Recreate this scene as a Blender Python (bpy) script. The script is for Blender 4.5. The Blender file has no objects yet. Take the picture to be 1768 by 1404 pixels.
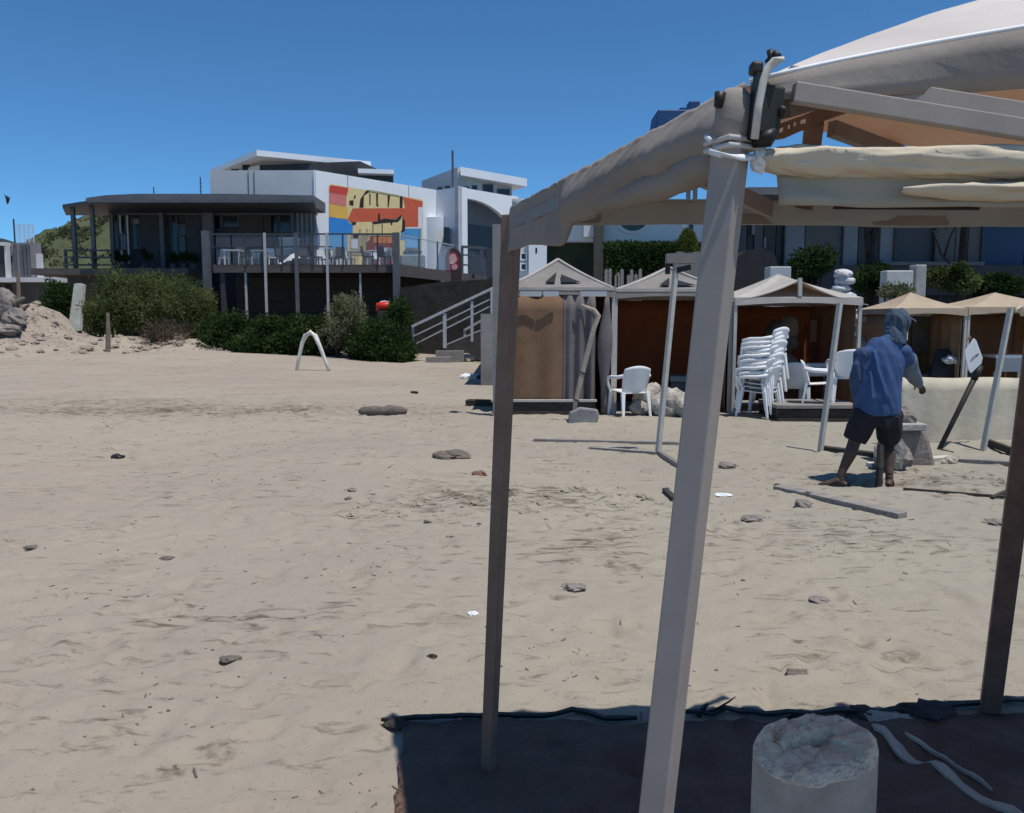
import bpy, bmesh, math, random
import numpy as np
from mathutils import Vector, Matrix, Euler

random.seed(7); RNG = np.random.default_rng(7)
SC = bpy.context.scene
COL = SC.collection
R = math.radians

# ------------------------------------------------------------------ camera, sky, sun, exposure
CAM_H = 1.5
PITCH = math.atan(142 / 1400)
cam_d = bpy.data.cameras.new('camera')
cam_d.sensor_width = 36; cam_d.lens = 36 * 1400 / 1768
cam_d.clip_start = 0.02; cam_d.clip_end = 3000
cam = bpy.data.objects.new('camera', cam_d); COL.objects.link(cam)
cam.location = (0, 0, CAM_H); cam.rotation_euler = (math.pi / 2 - PITCH, 0, 0)
SC.camera = cam

SUN = Vector((0.235, -0.185, 0.953)).normalized()
world = bpy.data.worlds.new('World'); SC.world = world; world.use_nodes = True
wn = world.node_tree; wn.nodes.clear()
sky = wn.nodes.new('ShaderNodeTexSky'); sky.sky_type = 'NISHITA'; sky.sun_disc = False
sky.sun_elevation = math.asin(SUN.z); sky.sun_rotation = math.atan2(SUN.x, SUN.y)
sky.air_density = 0.6; sky.dust_density = 0.0; sky.ozone_density = 10.0; sky.altitude = 0
bg = wn.nodes.new('ShaderNodeBackground'); bg.inputs['Strength'].default_value = 0.128
wo = wn.nodes.new('ShaderNodeOutputWorld')
tint = wn.nodes.new('ShaderNodeMix'); tint.data_type = 'RGBA'; tint.blend_type = 'MULTIPLY'; tint.inputs['Factor'].default_value = 1; tint.inputs['B'].default_value = (0.76, 1.11, 1.10, 1)
wn.links.new(sky.outputs[0], tint.inputs['A']); wn.links.new(tint.outputs['Result'], bg.inputs[0]); wn.links.new(bg.outputs[0], wo.inputs[0])
sun_d = bpy.data.lights.new('sun', 'SUN'); sun_d.energy = 4.2; sun_d.angle = R(0.6); sun_d.color = (1, 0.95, 0.88)
sun = bpy.data.objects.new('sun', sun_d); COL.objects.link(sun)
sun.rotation_euler = SUN.to_track_quat('Z', 'Y').to_euler(); sun.location = (5, -5, 30)
SC.view_settings.view_transform = 'Standard'; SC.view_settings.look = 'None'
SC.view_settings.exposure = 0.0; SC.view_settings.gamma = 1.0
SC.render.engine = 'CYCLES'

# ------------------------------------------------------------------ picture -> place helpers
CP, SP = math.cos(PITCH), math.sin(PITCH)
def ray(px, py):
    x = (px - 884) / 1400; y = -(py - 702) / 1400
    return Vector((x, y * SP + CP, y * CP - SP))
def at(px, py, Y):
    d = ray(px, py); return Vector((0, 0, CAM_H)) + d * (Y / d.y)
def gnd(px, py, z=0.0):
    d = ray(px, py); return Vector((0, 0, CAM_H)) + d * ((z - CAM_H) / d.z)
def onplane(px, py, p0, n):
    d = ray(px, py); o = Vector((0, 0, CAM_H))
    return o + d * ((p0 - o).dot(n) / d.dot(n))

# ------------------------------------------------------------------ materials
MATS = {}
def mat(name, col, rough=0.75, var=0.15, scale=5.0, bump=0.0, bscale=60.0, metal=0.0, spec=0.3, col2=None, stretch=None, alpha=1.0, detail=5.0):
    if name in MATS: return MATS[name]
    m = bpy.data.materials.new(name); m.use_nodes = True
    nt = m.node_tree; p = nt.nodes['Principled BSDF']
    tc = nt.nodes.new('ShaderNodeTexCoord'); mp = nt.nodes.new('ShaderNodeMapping')
    nt.links.new(tc.outputs['Object'], mp.inputs[0])
    if stretch: mp.inputs['Scale'].default_value = stretch
    no = nt.nodes.new('ShaderNodeTexNoise'); no.inputs['Scale'].default_value = scale; no.inputs['Detail'].default_value = detail
    no.inputs['Roughness'].default_value = 0.65
    nt.links.new(mp.outputs[0], no.inputs['Vector'])
    rp = nt.nodes.new('ShaderNodeValToRGB'); rp.color_ramp.elements[0].position = 0.3; rp.color_ramp.elements[1].position = 0.7
    a = [max(0, c * (1 - var)) for c in col]; b = [min(1, c * (1 + var)) for c in (col2 or col)]
    if col2: a = list(col); b = list(col2)
    rp.color_ramp.elements[0].color = (*a, 1); rp.color_ramp.elements[1].color = (*b, 1)
    nt.links.new(no.outputs['Fac'], rp.inputs[0]); nt.links.new(rp.outputs[0], p.inputs['Base Color'])
    p.inputs['Roughness'].default_value = rough; p.inputs['Metallic'].default_value = metal
    p.inputs['Specular IOR Level'].default_value = spec; p.inputs['Alpha'].default_value = alpha
    if bump:
        n2 = nt.nodes.new('ShaderNodeTexNoise'); n2.inputs['Scale'].default_value = bscale; n2.inputs['Detail'].default_value = 4
        nt.links.new(mp.outputs[0], n2.inputs['Vector'])
        bp = nt.nodes.new('ShaderNodeBump'); bp.inputs['Strength'].default_value = bump; bp.inputs['Distance'].default_value = 0.02
        nt.links.new(n2.outputs['Fac'], bp.inputs['Height']); nt.links.new(bp.outputs[0], p.inputs['Normal'])
    MATS[name] = m; return m

def leafmat(name, c1, c2, scale=1.5, trans=0.3):
    m = bpy.data.materials.new(name); m.use_nodes = True; nt = m.node_tree; nt.nodes.clear()
    tc = nt.nodes.new('ShaderNodeTexCoord'); no = nt.nodes.new('ShaderNodeTexNoise'); no.inputs['Scale'].default_value = scale; no.inputs['Detail'].default_value = 6
    nt.links.new(tc.outputs['Object'], no.inputs['Vector'])
    rp = nt.nodes.new('ShaderNodeValToRGB'); rp.color_ramp.elements[0].position = 0.32; rp.color_ramp.elements[1].position = 0.68
    rp.color_ramp.elements[0].color = (*c1, 1); rp.color_ramp.elements[1].color = (*c2, 1)
    nt.links.new(no.outputs['Fac'], rp.inputs[0])
    d = nt.nodes.new('ShaderNodeBsdfDiffuse'); t = nt.nodes.new('ShaderNodeBsdfTranslucent'); mx = nt.nodes.new('ShaderNodeMixShader')
    mx.inputs[0].default_value = trans
    nt.links.new(rp.outputs[0], d.inputs[0]); nt.links.new(rp.outputs[0], t.inputs[0])
    nt.links.new(d.outputs[0], mx.inputs[1]); nt.links.new(t.outputs[0], mx.inputs[2])
    o = nt.nodes.new('ShaderNodeOutputMaterial'); nt.links.new(mx.outputs[0], o.inputs[0])
    MATS[name] = m; return m

def clothmat(name, col, tcol, trans=0.3, scale=3.0, var=0.12, weave=900):
    m = bpy.data.materials.new(name); m.use_nodes = True; nt = m.node_tree; nt.nodes.clear()
    tc = nt.nodes.new('ShaderNodeTexCoord'); no = nt.nodes.new('ShaderNodeTexNoise'); no.inputs['Scale'].default_value = scale; no.inputs['Detail'].default_value = 6
    nt.links.new(tc.outputs['Object'], no.inputs['Vector'])
    rp = nt.nodes.new('ShaderNodeValToRGB'); rp.color_ramp.elements[0].position = 0.3; rp.color_ramp.elements[1].position = 0.7
    rp.color_ramp.elements[0].color = (*[c * (1 - var) for c in col], 1); rp.color_ramp.elements[1].color = (*[min(1, c * (1 + var)) for c in col], 1)
    nt.links.new(no.outputs['Fac'], rp.inputs[0])
    n2 = nt.nodes.new('ShaderNodeTexNoise'); n2.inputs['Scale'].default_value = 14; n2.inputs['Detail'].default_value = 5
    nt.links.new(tc.outputs['Object'], n2.inputs['Vector'])
    bp = nt.nodes.new('ShaderNodeBump'); bp.inputs['Strength'].default_value = 0.25; bp.inputs['Distance'].default_value = 0.02
    nt.links.new(n2.outputs['Fac'], bp.inputs['Height'])
    d = nt.nodes.new('ShaderNodeBsdfDiffuse'); t = nt.nodes.new('ShaderNodeBsdfTranslucent'); mx = nt.nodes.new('ShaderNodeMixShader')
    nt.links.new(bp.outputs[0], d.inputs['Normal'])
    mx.inputs[0].default_value = trans; t.inputs[0].default_value = (*tcol, 1)
    nt.links.new(rp.outputs[0], d.inputs[0])
    nt.links.new(d.outputs[0], mx.inputs[1]); nt.links.new(t.outputs[0], mx.inputs[2])
    o = nt.nodes.new('ShaderNodeOutputMaterial'); nt.links.new(mx.outputs[0], o.inputs[0])
    MATS[name] = m; return m

def glassmat(name, col, alpha):
    m = bpy.data.materials.new(name); m.use_nodes = True; p = m.node_tree.nodes['Principled BSDF']
    nt = m.node_tree
    tc = nt.nodes.new('ShaderNodeTexCoord'); no = nt.nodes.new('ShaderNodeTexNoise'); no.inputs['Scale'].default_value = 2.0; no.inputs['Detail'].default_value = 4
    nt.links.new(tc.outputs['Object'], no.inputs['Vector'])
    mr = nt.nodes.new('ShaderNodeMapRange'); mr.inputs['To Min'].default_value = alpha * 0.7; mr.inputs['To Max'].default_value = min(1, alpha * 1.4)
    nt.links.new(no.outputs['Fac'], mr.inputs['Value']); nt.links.new(mr.outputs[0], p.inputs['Alpha'])
    p.inputs['Base Color'].default_value = (*col, 1); p.inputs['Roughness'].default_value = 0.08
    MATS[name] = m; return m

# ------------------------------------------------------------------ numpy noise
def _hash(ix, iy, seed):
    h = (ix.astype(np.int64) * 374761393 + iy.astype(np.int64) * 668265263 + seed * 974634541) & 0xFFFFFFFF
    h = ((h ^ (h >> 13)) * 1274126177) & 0xFFFFFFFF
    return ((h ^ (h >> 16)) & 0xFFFF) / 65535.0
def vnoise(x, y, seed=0):
    x = np.asarray(x, float); y = np.asarray(y, float)
    ix = np.floor(x); iy = np.floor(y); fx = x - ix; fy = y - iy
    fx = fx * fx * (3 - 2 * fx); fy = fy * fy * (3 - 2 * fy)
    a = _hash(ix, iy, seed); b = _hash(ix + 1, iy, seed); c = _hash(ix, iy + 1, seed); d = _hash(ix + 1, iy + 1, seed)
    return (a * (1 - fx) + b * fx) * (1 - fy) + (c * (1 - fx) + d * fx) * fy - 0.5
def fbm(x, y, oct=4, seed=0, gain=0.5):
    s = 0; a = 1.0
    for k in range(oct):
        s = s + a * vnoise(x * 2 ** k + 13.7 * k, y * 2 ** k - 7.1 * k, seed + k); a *= gain
    return s
def sstep(a, b, x):
    t = np.clip((np.asarray(x, float) - a) / (b - a), 0, 1); return t * t * (3 - 2 * t)

# ------------------------------------------------------------------ mesh helpers
def rootloc(o):
    v = Vector((0, 0, 0))
    while o is not None: v = v + o.location; o = o.parent
    return v
class MB:
    def __init__(s): s.v = []; s.f = []; s.m = []
    def add(s, vs, fs, mi=0):
        b = len(s.v); s.v += [tuple(v) for v in vs]; s.f += [tuple(i + b for i in f) for f in fs]; s.m += [mi] * len(fs); return s
    def box(s, lo, hi, mi=0, M=None):
        x0, y0, z0 = lo; x1, y1, z1 = hi
        vs = [Vector(p) for p in ((x0,y0,z0),(x1,y0,z0),(x1,y1,z0),(x0,y1,z0),(x0,y0,z1),(x1,y0,z1),(x1,y1,z1),(x0,y1,z1))]
        if M is not None: vs = [M @ v for v in vs]
        return s.add(vs, [(0,3,2,1),(4,5,6,7),(0,1,5,4),(1,2,6,5),(2,3,7,6),(3,0,4,7)], mi)
    def bar(s, p, q, w, h, roll=0.0, up=(0,0,1), mi=0, taper=1.0):
        p = Vector(p); q = Vector(q); t = (q - p).normalized(); u = Vector(up)
        if abs(t.dot(u)) > 0.98: u = Vector((0,1,0))
        a = t.cross(u).normalized(); b = a.cross(t).normalized()
        if roll: Q = Matrix.Rotation(roll, 3, t); a = Q @ a; b = Q @ b
        vs = []
        for c, k in ((p, 1.0), (q, taper)):
            vs += [c - a*w*k/2 - b*h*k/2, c + a*w*k/2 - b*h*k/2, c + a*w*k/2 + b*h*k/2, c - a*w*k/2 + b*h*k/2]
        return s.add(vs, [(3,2,1,0),(4,5,6,7),(0,1,5,4),(1,2,6,5),(2,3,7,6),(3,0,4,7)], mi)
    def tube(s, pts, rad, n=10, ref=(1,0,0), mi=0, cap=True):
        pts = [Vector(p) for p in pts]; N = len(pts)
        if not isinstance(rad, (list, tuple)): rad = [rad] * N
        ring = []; ref = Vector(ref)
        for i, p in enumerate(pts):
            t = (pts[min(i+1, N-1)] - pts[max(i-1, 0)]).normalized()
            r_ = ref
            if abs(t.dot(r_)) > 0.95: r_ = Vector((0,1,0))
            a = (r_ - t * r_.dot(t)).normalized(); b = t.cross(a)
            ra, rb = rad[i] if isinstance(rad[i], (tuple, list)) else (rad[i], rad[i])
            ring.append([p + a*ra*math.cos(2*math.pi*k/n) + b*rb*math.sin(2*math.pi*k/n) for k in range(n)])
        vs = [v for r in ring for v in r]; fs = []
        for i in range(N-1):
            for k in range(n):
                k2 = (k+1) % n
                fs.append((i*n+k, i*n+k2, (i+1)*n+k2, (i+1)*n+k))
        if cap: fs.append(tuple(reversed(range(n)))); fs.append(tuple((N-1)*n+k for k in range(n)))
        return s.add(vs, fs, mi)
    def prism(s, poly, d, mi=0):
        poly = [Vector(p) for p in poly]; d = Vector(d); n = len(poly)
        vs = poly + [p + d for p in poly]
        fs = [tuple(reversed(range(n))), tuple(range(n, 2*n))] + [(i, (i+1)%n, n+(i+1)%n, n+i) for i in range(n)]
        return s.add(vs, fs, mi)
    def grid(s, P, mi=0):
        h = len(P); w = len(P[0])
        return s.add([p for r in P for p in r], [(i*w+j, i*w+j+1, (i+1)*w+j+1, (i+1)*w+j) for i in range(h-1) for j in range(w-1)], mi)
    def ball(s, c, r, nu=14, nv=9, mi=0, f=None):
        c = Vector(c); r = Vector(r) if hasattr(r, '__len__') else Vector((r, r, r)); P = []
        for i in range(nv+1):
            th = math.pi * i / nv
            row = []
            for j in range(nu):
                ph = 2*math.pi*j/nu
                d = Vector((math.sin(th)*math.cos(ph), math.sin(th)*math.sin(ph), math.cos(th)))
                k = f(d) if f else 1.0
                row.append(c + Vector((d.x*r.x, d.y*r.y, d.z*r.z)) * k)
            P.append(row)
        vs = [P[0][0]] + [v for row in P[1:-1] for v in row] + [P[-1][0]]; fs = []
        for j in range(nu): fs.append((0, 1+j, 1+(j+1)%nu))
        for i in range(nv-2):
            for j in range(nu):
                fs.append((1+i*nu+j, 1+(i+1)*nu+j, 1+(i+1)*nu+(j+1)%nu, 1+i*nu+(j+1)%nu))
        L = len(vs)-1
        for j in range(nu): fs.append((L, 1+(nv-2)*nu+(j+1)%nu, 1+(nv-2)*nu+j))
        return s.add(vs, fs, mi)
    def build(s, name, m=None, parent=None, smooth=False, bevel=0.0, solid=0.0, world=True, sub=0):
        off = rootloc(parent) if (parent is not None and world) else Vector((0,0,0))
        me = bpy.data.meshes.new(name)
        me.from_pydata([(v[0]-off.x, v[1]-off.y, v[2]-off.z) for v in s.v], [], s.f)
        for x in (m if isinstance(m, (list, tuple)) else [m]):
            if x is not None: me.materials.append(x)
        if isinstance(m, (list, tuple)): me.polygons.foreach_set('material_index', s.m)
        bm = bmesh.new(); bm.from_mesh(me)
        if not solid: bmesh.ops.recalc_face_normals(bm, faces=bm.faces)
        bm.to_mesh(me); bm.free()
        if smooth: me.polygons.foreach_set('use_smooth', [True]*len(me.polygons))
        me.update()
        o = bpy.data.objects.new(name, me); COL.objects.link(o)
        if parent is not None: o.parent = parent
        if solid: md = o.modifiers.new('thick', 'SOLIDIFY'); md.thickness = solid; md.offset = 0
        if bevel: md = o.modifiers.new('edge', 'BEVEL'); md.width = bevel; md.segments = 2; md.limit_method = 'ANGLE'
        if sub: md = o.modifiers.new('sub', 'SUBSURF'); md.levels = sub; md.render_levels = sub
        return o

def tag(o, label, cat, group=None):
    o['label'] = label; o['category'] = cat
    if group: o['group'] = group
    return o
def thing(name, label, cat, loc, group=None, rz=0.0):
    o = bpy.data.objects.new(name, None); COL.objects.link(o); o.location = loc; o.rotation_euler = (0, 0, rz)
    o.empty_display_size = 0.2
    return tag(o, label, cat, group)
def struct(o): o['kind'] = 'structure'; return o
def copy_tree(o, parent=None):
    c = o.copy(); COL.objects.link(c); c.parent = parent
    for ch in [x for x in bpy.data.objects if x.parent == o]: copy_tree(ch, c)
    return c
def bakemods(o):
    dg = bpy.context.evaluated_depsgraph_get(); dg.update()
    me = bpy.data.meshes.new_from_object(o.evaluated_get(dg))
    o.modifiers.clear(); o.data = me; return o
def blob(mb, name, m, parent, voxel=0.008, smooth=6, wrinkle=0.0, wscale=12.0):
    o = mb.build(name, m, parent)
    md = o.modifiers.new('re', 'REMESH'); md.mode = 'VOXEL'; md.voxel_size = voxel
    if smooth: ms = o.modifiers.new('sm', 'SMOOTH'); ms.iterations = smooth; ms.factor = 0.5
    bakemods(o); me = o.data
    if wrinkle:
        n = len(me.vertices); co = np.empty(n*3); me.vertices.foreach_get('co', co); co = co.reshape(-1, 3)
        no = np.empty(n*3); me.vertices.foreach_get('normal', no); no = no.reshape(-1, 3)
        k = fbm(co[:,0]*wscale*1.6 + co[:,2]*wscale*0.5, co[:,2]*wscale*0.28 + co[:,1]*wscale*1.2, 3, 5)
        co += no * (k * wrinkle)[:, None]; me.vertices.foreach_set('co', co.ravel())
    me.polygons.foreach_set('use_smooth', [True]*len(me.polygons))
    if not me.materials: me.materials.append(m)
    me.update(); return o
def leafmesh(name, pts, nrm, size, m, parent=None, aspect=2.0, droop=0.0, off=None):
    n = len(pts); off = np.zeros(3) if off is None else np.asarray(off)
    d = RNG.normal(size=(n, 3)); d[:, 2] += 0.35
    d += nrm * 0.8; d /= np.linalg.norm(d, axis=1)[:, None] + 1e-9
    d[:, 2] -= droop
    w = np.cross(d, RNG.normal(size=(n, 3))); w /= np.linalg.norm(w, axis=1)[:, None] + 1e-9
    s = size * RNG.uniform(0.6, 1.4, n)[:, None]
    a = pts; b = pts + d*s*0.5 + w*s/aspect*0.5; c = pts + d*s; e = pts + d*s*0.5 - w*s/aspect*0.5
    V = np.stack([a, b, c, e], 1).reshape(-1, 3) - off
    me = bpy.data.meshes.new(name); me.vertices.add(4*n); me.vertices.foreach_set('co', V.ravel())
    me.loops.add(4*n); me.loops.foreach_set('vertex_index', np.arange(4*n))
    me.polygons.add(n); me.polygons.foreach_set('loop_start', np.arange(n)*4)
    me.update(calc_edges=True); me.materials.append(m)
    o = bpy.data.objects.new(name, me); COL.objects.link(o)
    if parent is not None: o.parent = parent
    return o
def clump_points(center, rad, n, nclump=14, shell=0.55, seed=0):
    """points for leaves: lumpy clumps spread over an ellipsoid, dense outside, gaps between"""
    rg = np.random.default_rng(seed + 11)
    c = np.asarray(center, float); rad = np.asarray(rad, float)
    u = rg.normal(size=(nclump, 3)); u /= np.linalg.norm(u, axis=1)[:, None]; u[:, 2] = np.abs(u[:, 2]) * 1.3 - 0.42
    cc = c + u * rad * rg.uniform(0.35, 0.8, nclump)[:, None]; cr = rg.uniform(0.24, 0.46, nclump)
    k = rg.integers(0, nclump, n); v = rg.normal(size=(n, 3)); v /= np.linalg.norm(v, axis=1)[:, None]
    r = cr[k] * rg.uniform(shell, 1.08, n)
    p = cc[k] + v * rad * r[:, None]
    return p, v

# ------------------------------------------------------------------ palette
M_WHITE = mat('white_render', (0.80, 0.81, 0.82), 0.85, 0.05, 0.6, 0.15, 25)
M_GREYW = mat('grey_render', (0.62, 0.61, 0.61), 0.85, 0.07, 0.6, 0.15, 25)
M_DARKMET = mat('dark_steel', (0.055, 0.058, 0.065), 0.55, 0.25, 3)
M_MIDMET = mat('grey_steel', (0.105, 0.11, 0.12), 0.5, 0.2, 3)
M_LIGHTMET = mat('galvanised_steel', (0.42, 0.42, 0.42), 0.5, 0.15, 8)
M_ROOF = mat('roof_felt', (0.14, 0.14, 0.15), 0.8, 0.2, 1.2, 0.2, 10)
M_ROOFW = mat('white_roof_sheet', (0.78, 0.80, 0.83), 0.5, 0.05, 0.8)
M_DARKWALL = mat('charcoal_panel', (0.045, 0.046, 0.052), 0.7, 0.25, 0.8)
M_DARKBROWN = mat('dark_brown_panel', (0.06, 0.045, 0.042), 0.75, 0.25, 0.8)
M_WINDOW = mat('dark_window_glass', (0.012, 0.014, 0.018), 0.12, 0.3, 0.5, spec=0.5)
M_TIMBER = mat('weathered_timber', (0.25, 0.23, 0.21), 0.85, 0.35, 4, 0.35, 40, stretch=(1, 6, 6))
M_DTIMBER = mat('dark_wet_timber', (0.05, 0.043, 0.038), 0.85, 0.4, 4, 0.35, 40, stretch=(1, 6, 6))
M_DECKT = mat('deck_timber', (0.10, 0.085, 0.08), 0.8, 0.3, 2, 0.2, 20, stretch=(1, 8, 8))
M_CONC = mat('rough_concrete', (0.36, 0.35, 0.33), 0.95, 0.25, 7, 0.5, 45)
M_CONCB = mat('broken_concrete', (0.62, 0.55, 0.45), 0.97, 0.0, 22, 1.0, 90, col2=(0.34, 0.29, 0.23))
M_GREYP = mat('grey_tent_pole', (0.20, 0.178, 0.165), 0.5, 0.10, 10, 0.05, 200)
M_CREAMP = mat('cream_tent_pole', (0.46, 0.44, 0.40), 0.55, 0.12, 10)
M_RUSTP = mat('rusty_leg', (0.15, 0.092, 0.07), 0.65, 0.3, 12, 0.1, 120)
M_PLASTIC = mat('white_plastic', (0.74, 0.75, 0.76), 0.4, 0.06, 4, spec=0.4)
M_GPLASTIC = mat('grey_plastic', (0.42, 0.43, 0.44), 0.45, 0.08, 4, spec=0.4)
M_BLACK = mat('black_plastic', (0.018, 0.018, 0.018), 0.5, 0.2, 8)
M_DGREENB = mat('dark_olive_bracket', (0.030, 0.029, 0.023), 0.5, 0.2, 8)
M_RAILGLASS = glassmat('railing_glass', (0.22, 0.23, 0.26), 0.15)
M_CLEARGLASS = glassmat('clear_glass', (0.5, 0.55, 0.6), 0.16)
M_CANVAS = clothmat('canopy_canvas', (0.86, 0.84, 0.81), (0.58, 0.33, 0.12), 0.42)
M_VAL = clothmat('grey_valance', (0.30, 0.268, 0.24), (0.14, 0.11, 0.08), 0.12)
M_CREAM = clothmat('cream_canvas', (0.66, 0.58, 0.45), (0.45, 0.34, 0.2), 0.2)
M_LROOF = clothmat('pale_tent_roof', (0.60, 0.57, 0.53), (0.50, 0.36, 0.22), 0.35)
M_GROOF = clothmat('grey_tent_roof', (0.34, 0.32, 0.30), (0.45, 0.34, 0.24), 0.35)
M_BROOF = clothmat('beige_tent_roof', (0.58, 0.48, 0.36), (0.50, 0.32, 0.17), 0.35)
M_BROWNC = clothmat('brown_tent_wall', (0.29, 0.18, 0.115), (0.30, 0.13, 0.05), 0.3)
M_REDBR = clothmat('red_brown_tent_wall', (0.32, 0.125, 0.06), (0.42, 0.13, 0.04), 0.35)
M_TANC = clothmat('tan_tent_wall', (0.42, 0.30, 0.19), (0.42, 0.24, 0.10), 0.3)
M_GREYC = clothmat('grey_brown_curtain', (0.18, 0.16, 0.16), (0.08, 0.06, 0.05), 0.12)
M_SACK = mat('pale_sack', (0.52, 0.49, 0.43), 0.95, 0.0, 6, 0.7, 30, col2=(0.17, 0.145, 0.115))
M_DRIFT = mat('driftwood', (0.17, 0.145, 0.12), 0.95, 0.4, 9, 0.8, 40, stretch=(1, 4, 4))
M_ROCK = mat('beach_rock', (0.22, 0.19, 0.17), 0.95, 0.35, 4, 0.6, 20)
M_LEAF_D = leafmat('leaf_dark', (0.018, 0.035, 0.012), (0.055, 0.09, 0.03))
M_LEAF_M = leafmat('leaf_mid', (0.045, 0.068, 0.022), (0.16, 0.19, 0.075), 1.1)
M_LEAF_P = leafmat('leaf_pale', (0.085, 0.095, 0.050), (0.20, 0.21, 0.12))
M_LEAF_O = leafmat('leaf_olive', (0.06, 0.075, 0.018), (0.13, 0.15, 0.04))
M_BARK = mat('dark_bark', (0.035, 0.028, 0.024), 0.95, 0.4, 6, 0.6, 25)
M_TWIG = mat('pale_twig', (0.20, 0.16, 0.12), 0.95, 0.3, 8)

# sand
def sandmat():
    m = bpy.data.materials.new('beach_sand'); m.use_nodes = True; nt = m.node_tree; p = nt.nodes['Principled BSDF']
    L = nt.links
    tc = nt.nodes.new('ShaderNodeTexCoord')
    def noise(sc, det=6, rough=0.6):
        n = nt.nodes.new('ShaderNodeTexNoise'); n.inputs['Scale'].default_value = sc; n.inputs['Detail'].default_value = det; n.inputs['Roughness'].default_value = rough
        L.new(tc.outputs['Object'], n.inputs['Vector']); return n
    big = noise(0.22, 4); mid = noise(1.7, 8, 0.7); fine = noise(38, 6, 0.75); grain = noise(420, 2)
    r1 = nt.nodes.new('ShaderNodeValToRGB'); r1.color_ramp.elements[0].position = 0.38; r1.color_ramp.elements[1].position = 0.66
    r1.color_ramp.elements[0].color = (0.316, 0.274, 0.222, 1); r1.color_ramp.elements[1].color = (0.356, 0.318, 0.248, 1)
    L.new(big.outputs['Fac'], r1.inputs[0])
    # pinker towards the left of the beach, greyer on the right
    sx = nt.nodes.new('ShaderNodeSeparateXYZ'); L.new(tc.outputs['Object'], sx.inputs[0])
    wob = nt.nodes.new('ShaderNodeMath'); wob.operation = 'MULTIPLY_ADD'; wob.inputs[1].default_value = 5.0; L.new(mid.outputs['Fac'], wob.inputs[0]); L.new(sx.outputs['X'], wob.inputs[2])
    mr0 = nt.nodes.new('ShaderNodeMapRange'); mr0.inputs['From Min'].default_value = -2.0; mr0.inputs['From Max'].default_value = 7.0; L.new(wob.outputs[0], mr0.inputs['Value'])
    hue = nt.nodes.new('ShaderNodeMix'); hue.data_type = 'RGBA'; hue.inputs['A'].default_value = (1.03, 1.0, 1.02, 1); hue.inputs['B'].default_value = (0.93, 0.97, 0.98, 1); L.new(mr0.outputs[0], hue.inputs['Factor'])
    m0 = nt.nodes.new('ShaderNodeMix'); m0.data_type = 'RGBA'; m0.blend_type = 'MULTIPLY'; m0.inputs['Factor'].default_value = 1; L.new(r1.outputs[0], m0.inputs['A']); L.new(hue.outputs['Result'], m0.inputs['B'])
    # damp, slightly darker patches
    r2 = nt.nodes.new('ShaderNodeValToRGB'); r2.color_ramp.elements[0].position = 0.54; r2.color_ramp.elements[1].position = 0.74
    r2.color_ramp.elements[0].color = (1, 1, 1, 1); r2.color_ramp.elements[1].color = (0.80, 0.79, 0.78, 1)
    L.new(mid.outputs['Fac'], r2.inputs[0])
    m1 = nt.nodes.new('ShaderNodeMix'); m1.data_type = 'RGBA'; m1.blend_type = 'MULTIPLY'; m1.inputs['Factor'].default_value = 1
    L.new(m0.outputs['Result'], m1.inputs['A']); L.new(r2.outputs[0], m1.inputs['B'])
    # shell and grit specks
    r3 = nt.nodes.new('ShaderNodeValToRGB'); r3.color_ramp.elements[0].position = 0.32; r3.color_ramp.elements[1].position = 0.42
    r3.color_ramp.elements[0].color = (0.62, 0.6, 0.57, 1); r3.color_ramp.elements[1].color = (1, 1, 1, 1)
    L.new(fine.outputs['Fac'], r3.inputs[0])
    m2 = nt.nodes.new('ShaderNodeMix'); m2.data_type = 'RGBA'; m2.blend_type = 'MULTIPLY'; m2.inputs['Factor'].default_value = 0.8
    L.new(m1.outputs['Result'], m2.inputs['A']); L.new(r3.outputs[0], m2.inputs['B'])
    mp = nt.nodes.new('ShaderNodeMapping'); mp.inputs['Scale'].default_value = (5.0, 13.0, 1.0); L.new(tc.outputs['Object'], mp.inputs[0])  # dark streaks paint small scuff shadows into the sand colour, stronger where damp
    sm = nt.nodes.new('ShaderNodeTexNoise'); sm.inputs['Scale'].default_value = 1.0; sm.inputs['Detail'].default_value = 7; sm.inputs['Roughness'].default_value = 0.68; sm.inputs['Distortion'].default_value = 0.6
    L.new(mp.outputs[0], sm.inputs['Vector'])
    msk = noise(0.9, 3)
    ad0 = nt.nodes.new('ShaderNodeMath'); ad0.operation = 'ADD'
    at_ = nt.nodes.new('ShaderNodeAttribute'); at_.attribute_name = 'damp'
    ms = nt.nodes.new('ShaderNodeMath'); ms.operation = 'MULTIPLY_ADD'; ms.inputs[1].default_value = 0.30
    L.new(msk.outputs['Fac'], ms.inputs[0]); L.new(sm.outputs['Fac'], ms.inputs[2])
    dm = nt.nodes.new('ShaderNodeMath'); dm.operation = 'MULTIPLY_ADD'; dm.inputs[1].default_value = 0.16
    L.new(at_.outputs['Fac'], dm.inputs[0]); L.new(ms.outputs[0], dm.inputs[2])
    r4 = nt.nodes.new('ShaderNodeValToRGB'); r4.color_ramp.elements[0].position = 0.715; r4.color_ramp.elements[1].position = 0.88
    r4.color_ramp.elements[0].color = (1, 1, 1, 1); r4.color_ramp.elements[1].color = (0.36, 0.34, 0.31, 1)
    L.new(dm.outputs[0], r4.inputs[0])
    m3 = nt.nodes.new('ShaderNodeMix'); m3.data_type = 'RGBA'; m3.blend_type = 'MULTIPLY'; m3.inputs['Factor'].default_value = 1
    L.new(m2.outputs['Result'], m3.inputs['A']); L.new(r4.outputs[0], m3.inputs['B'])
    L.new(m3.outputs['Result'], p.inputs['Base Color'])
    p.inputs['Roughness'].default_value = 0.95; p.inputs['Specular IOR Level'].default_value = 0.12
    ad = nt.nodes.new('ShaderNodeMath'); ad.operation = 'ADD'
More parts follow.
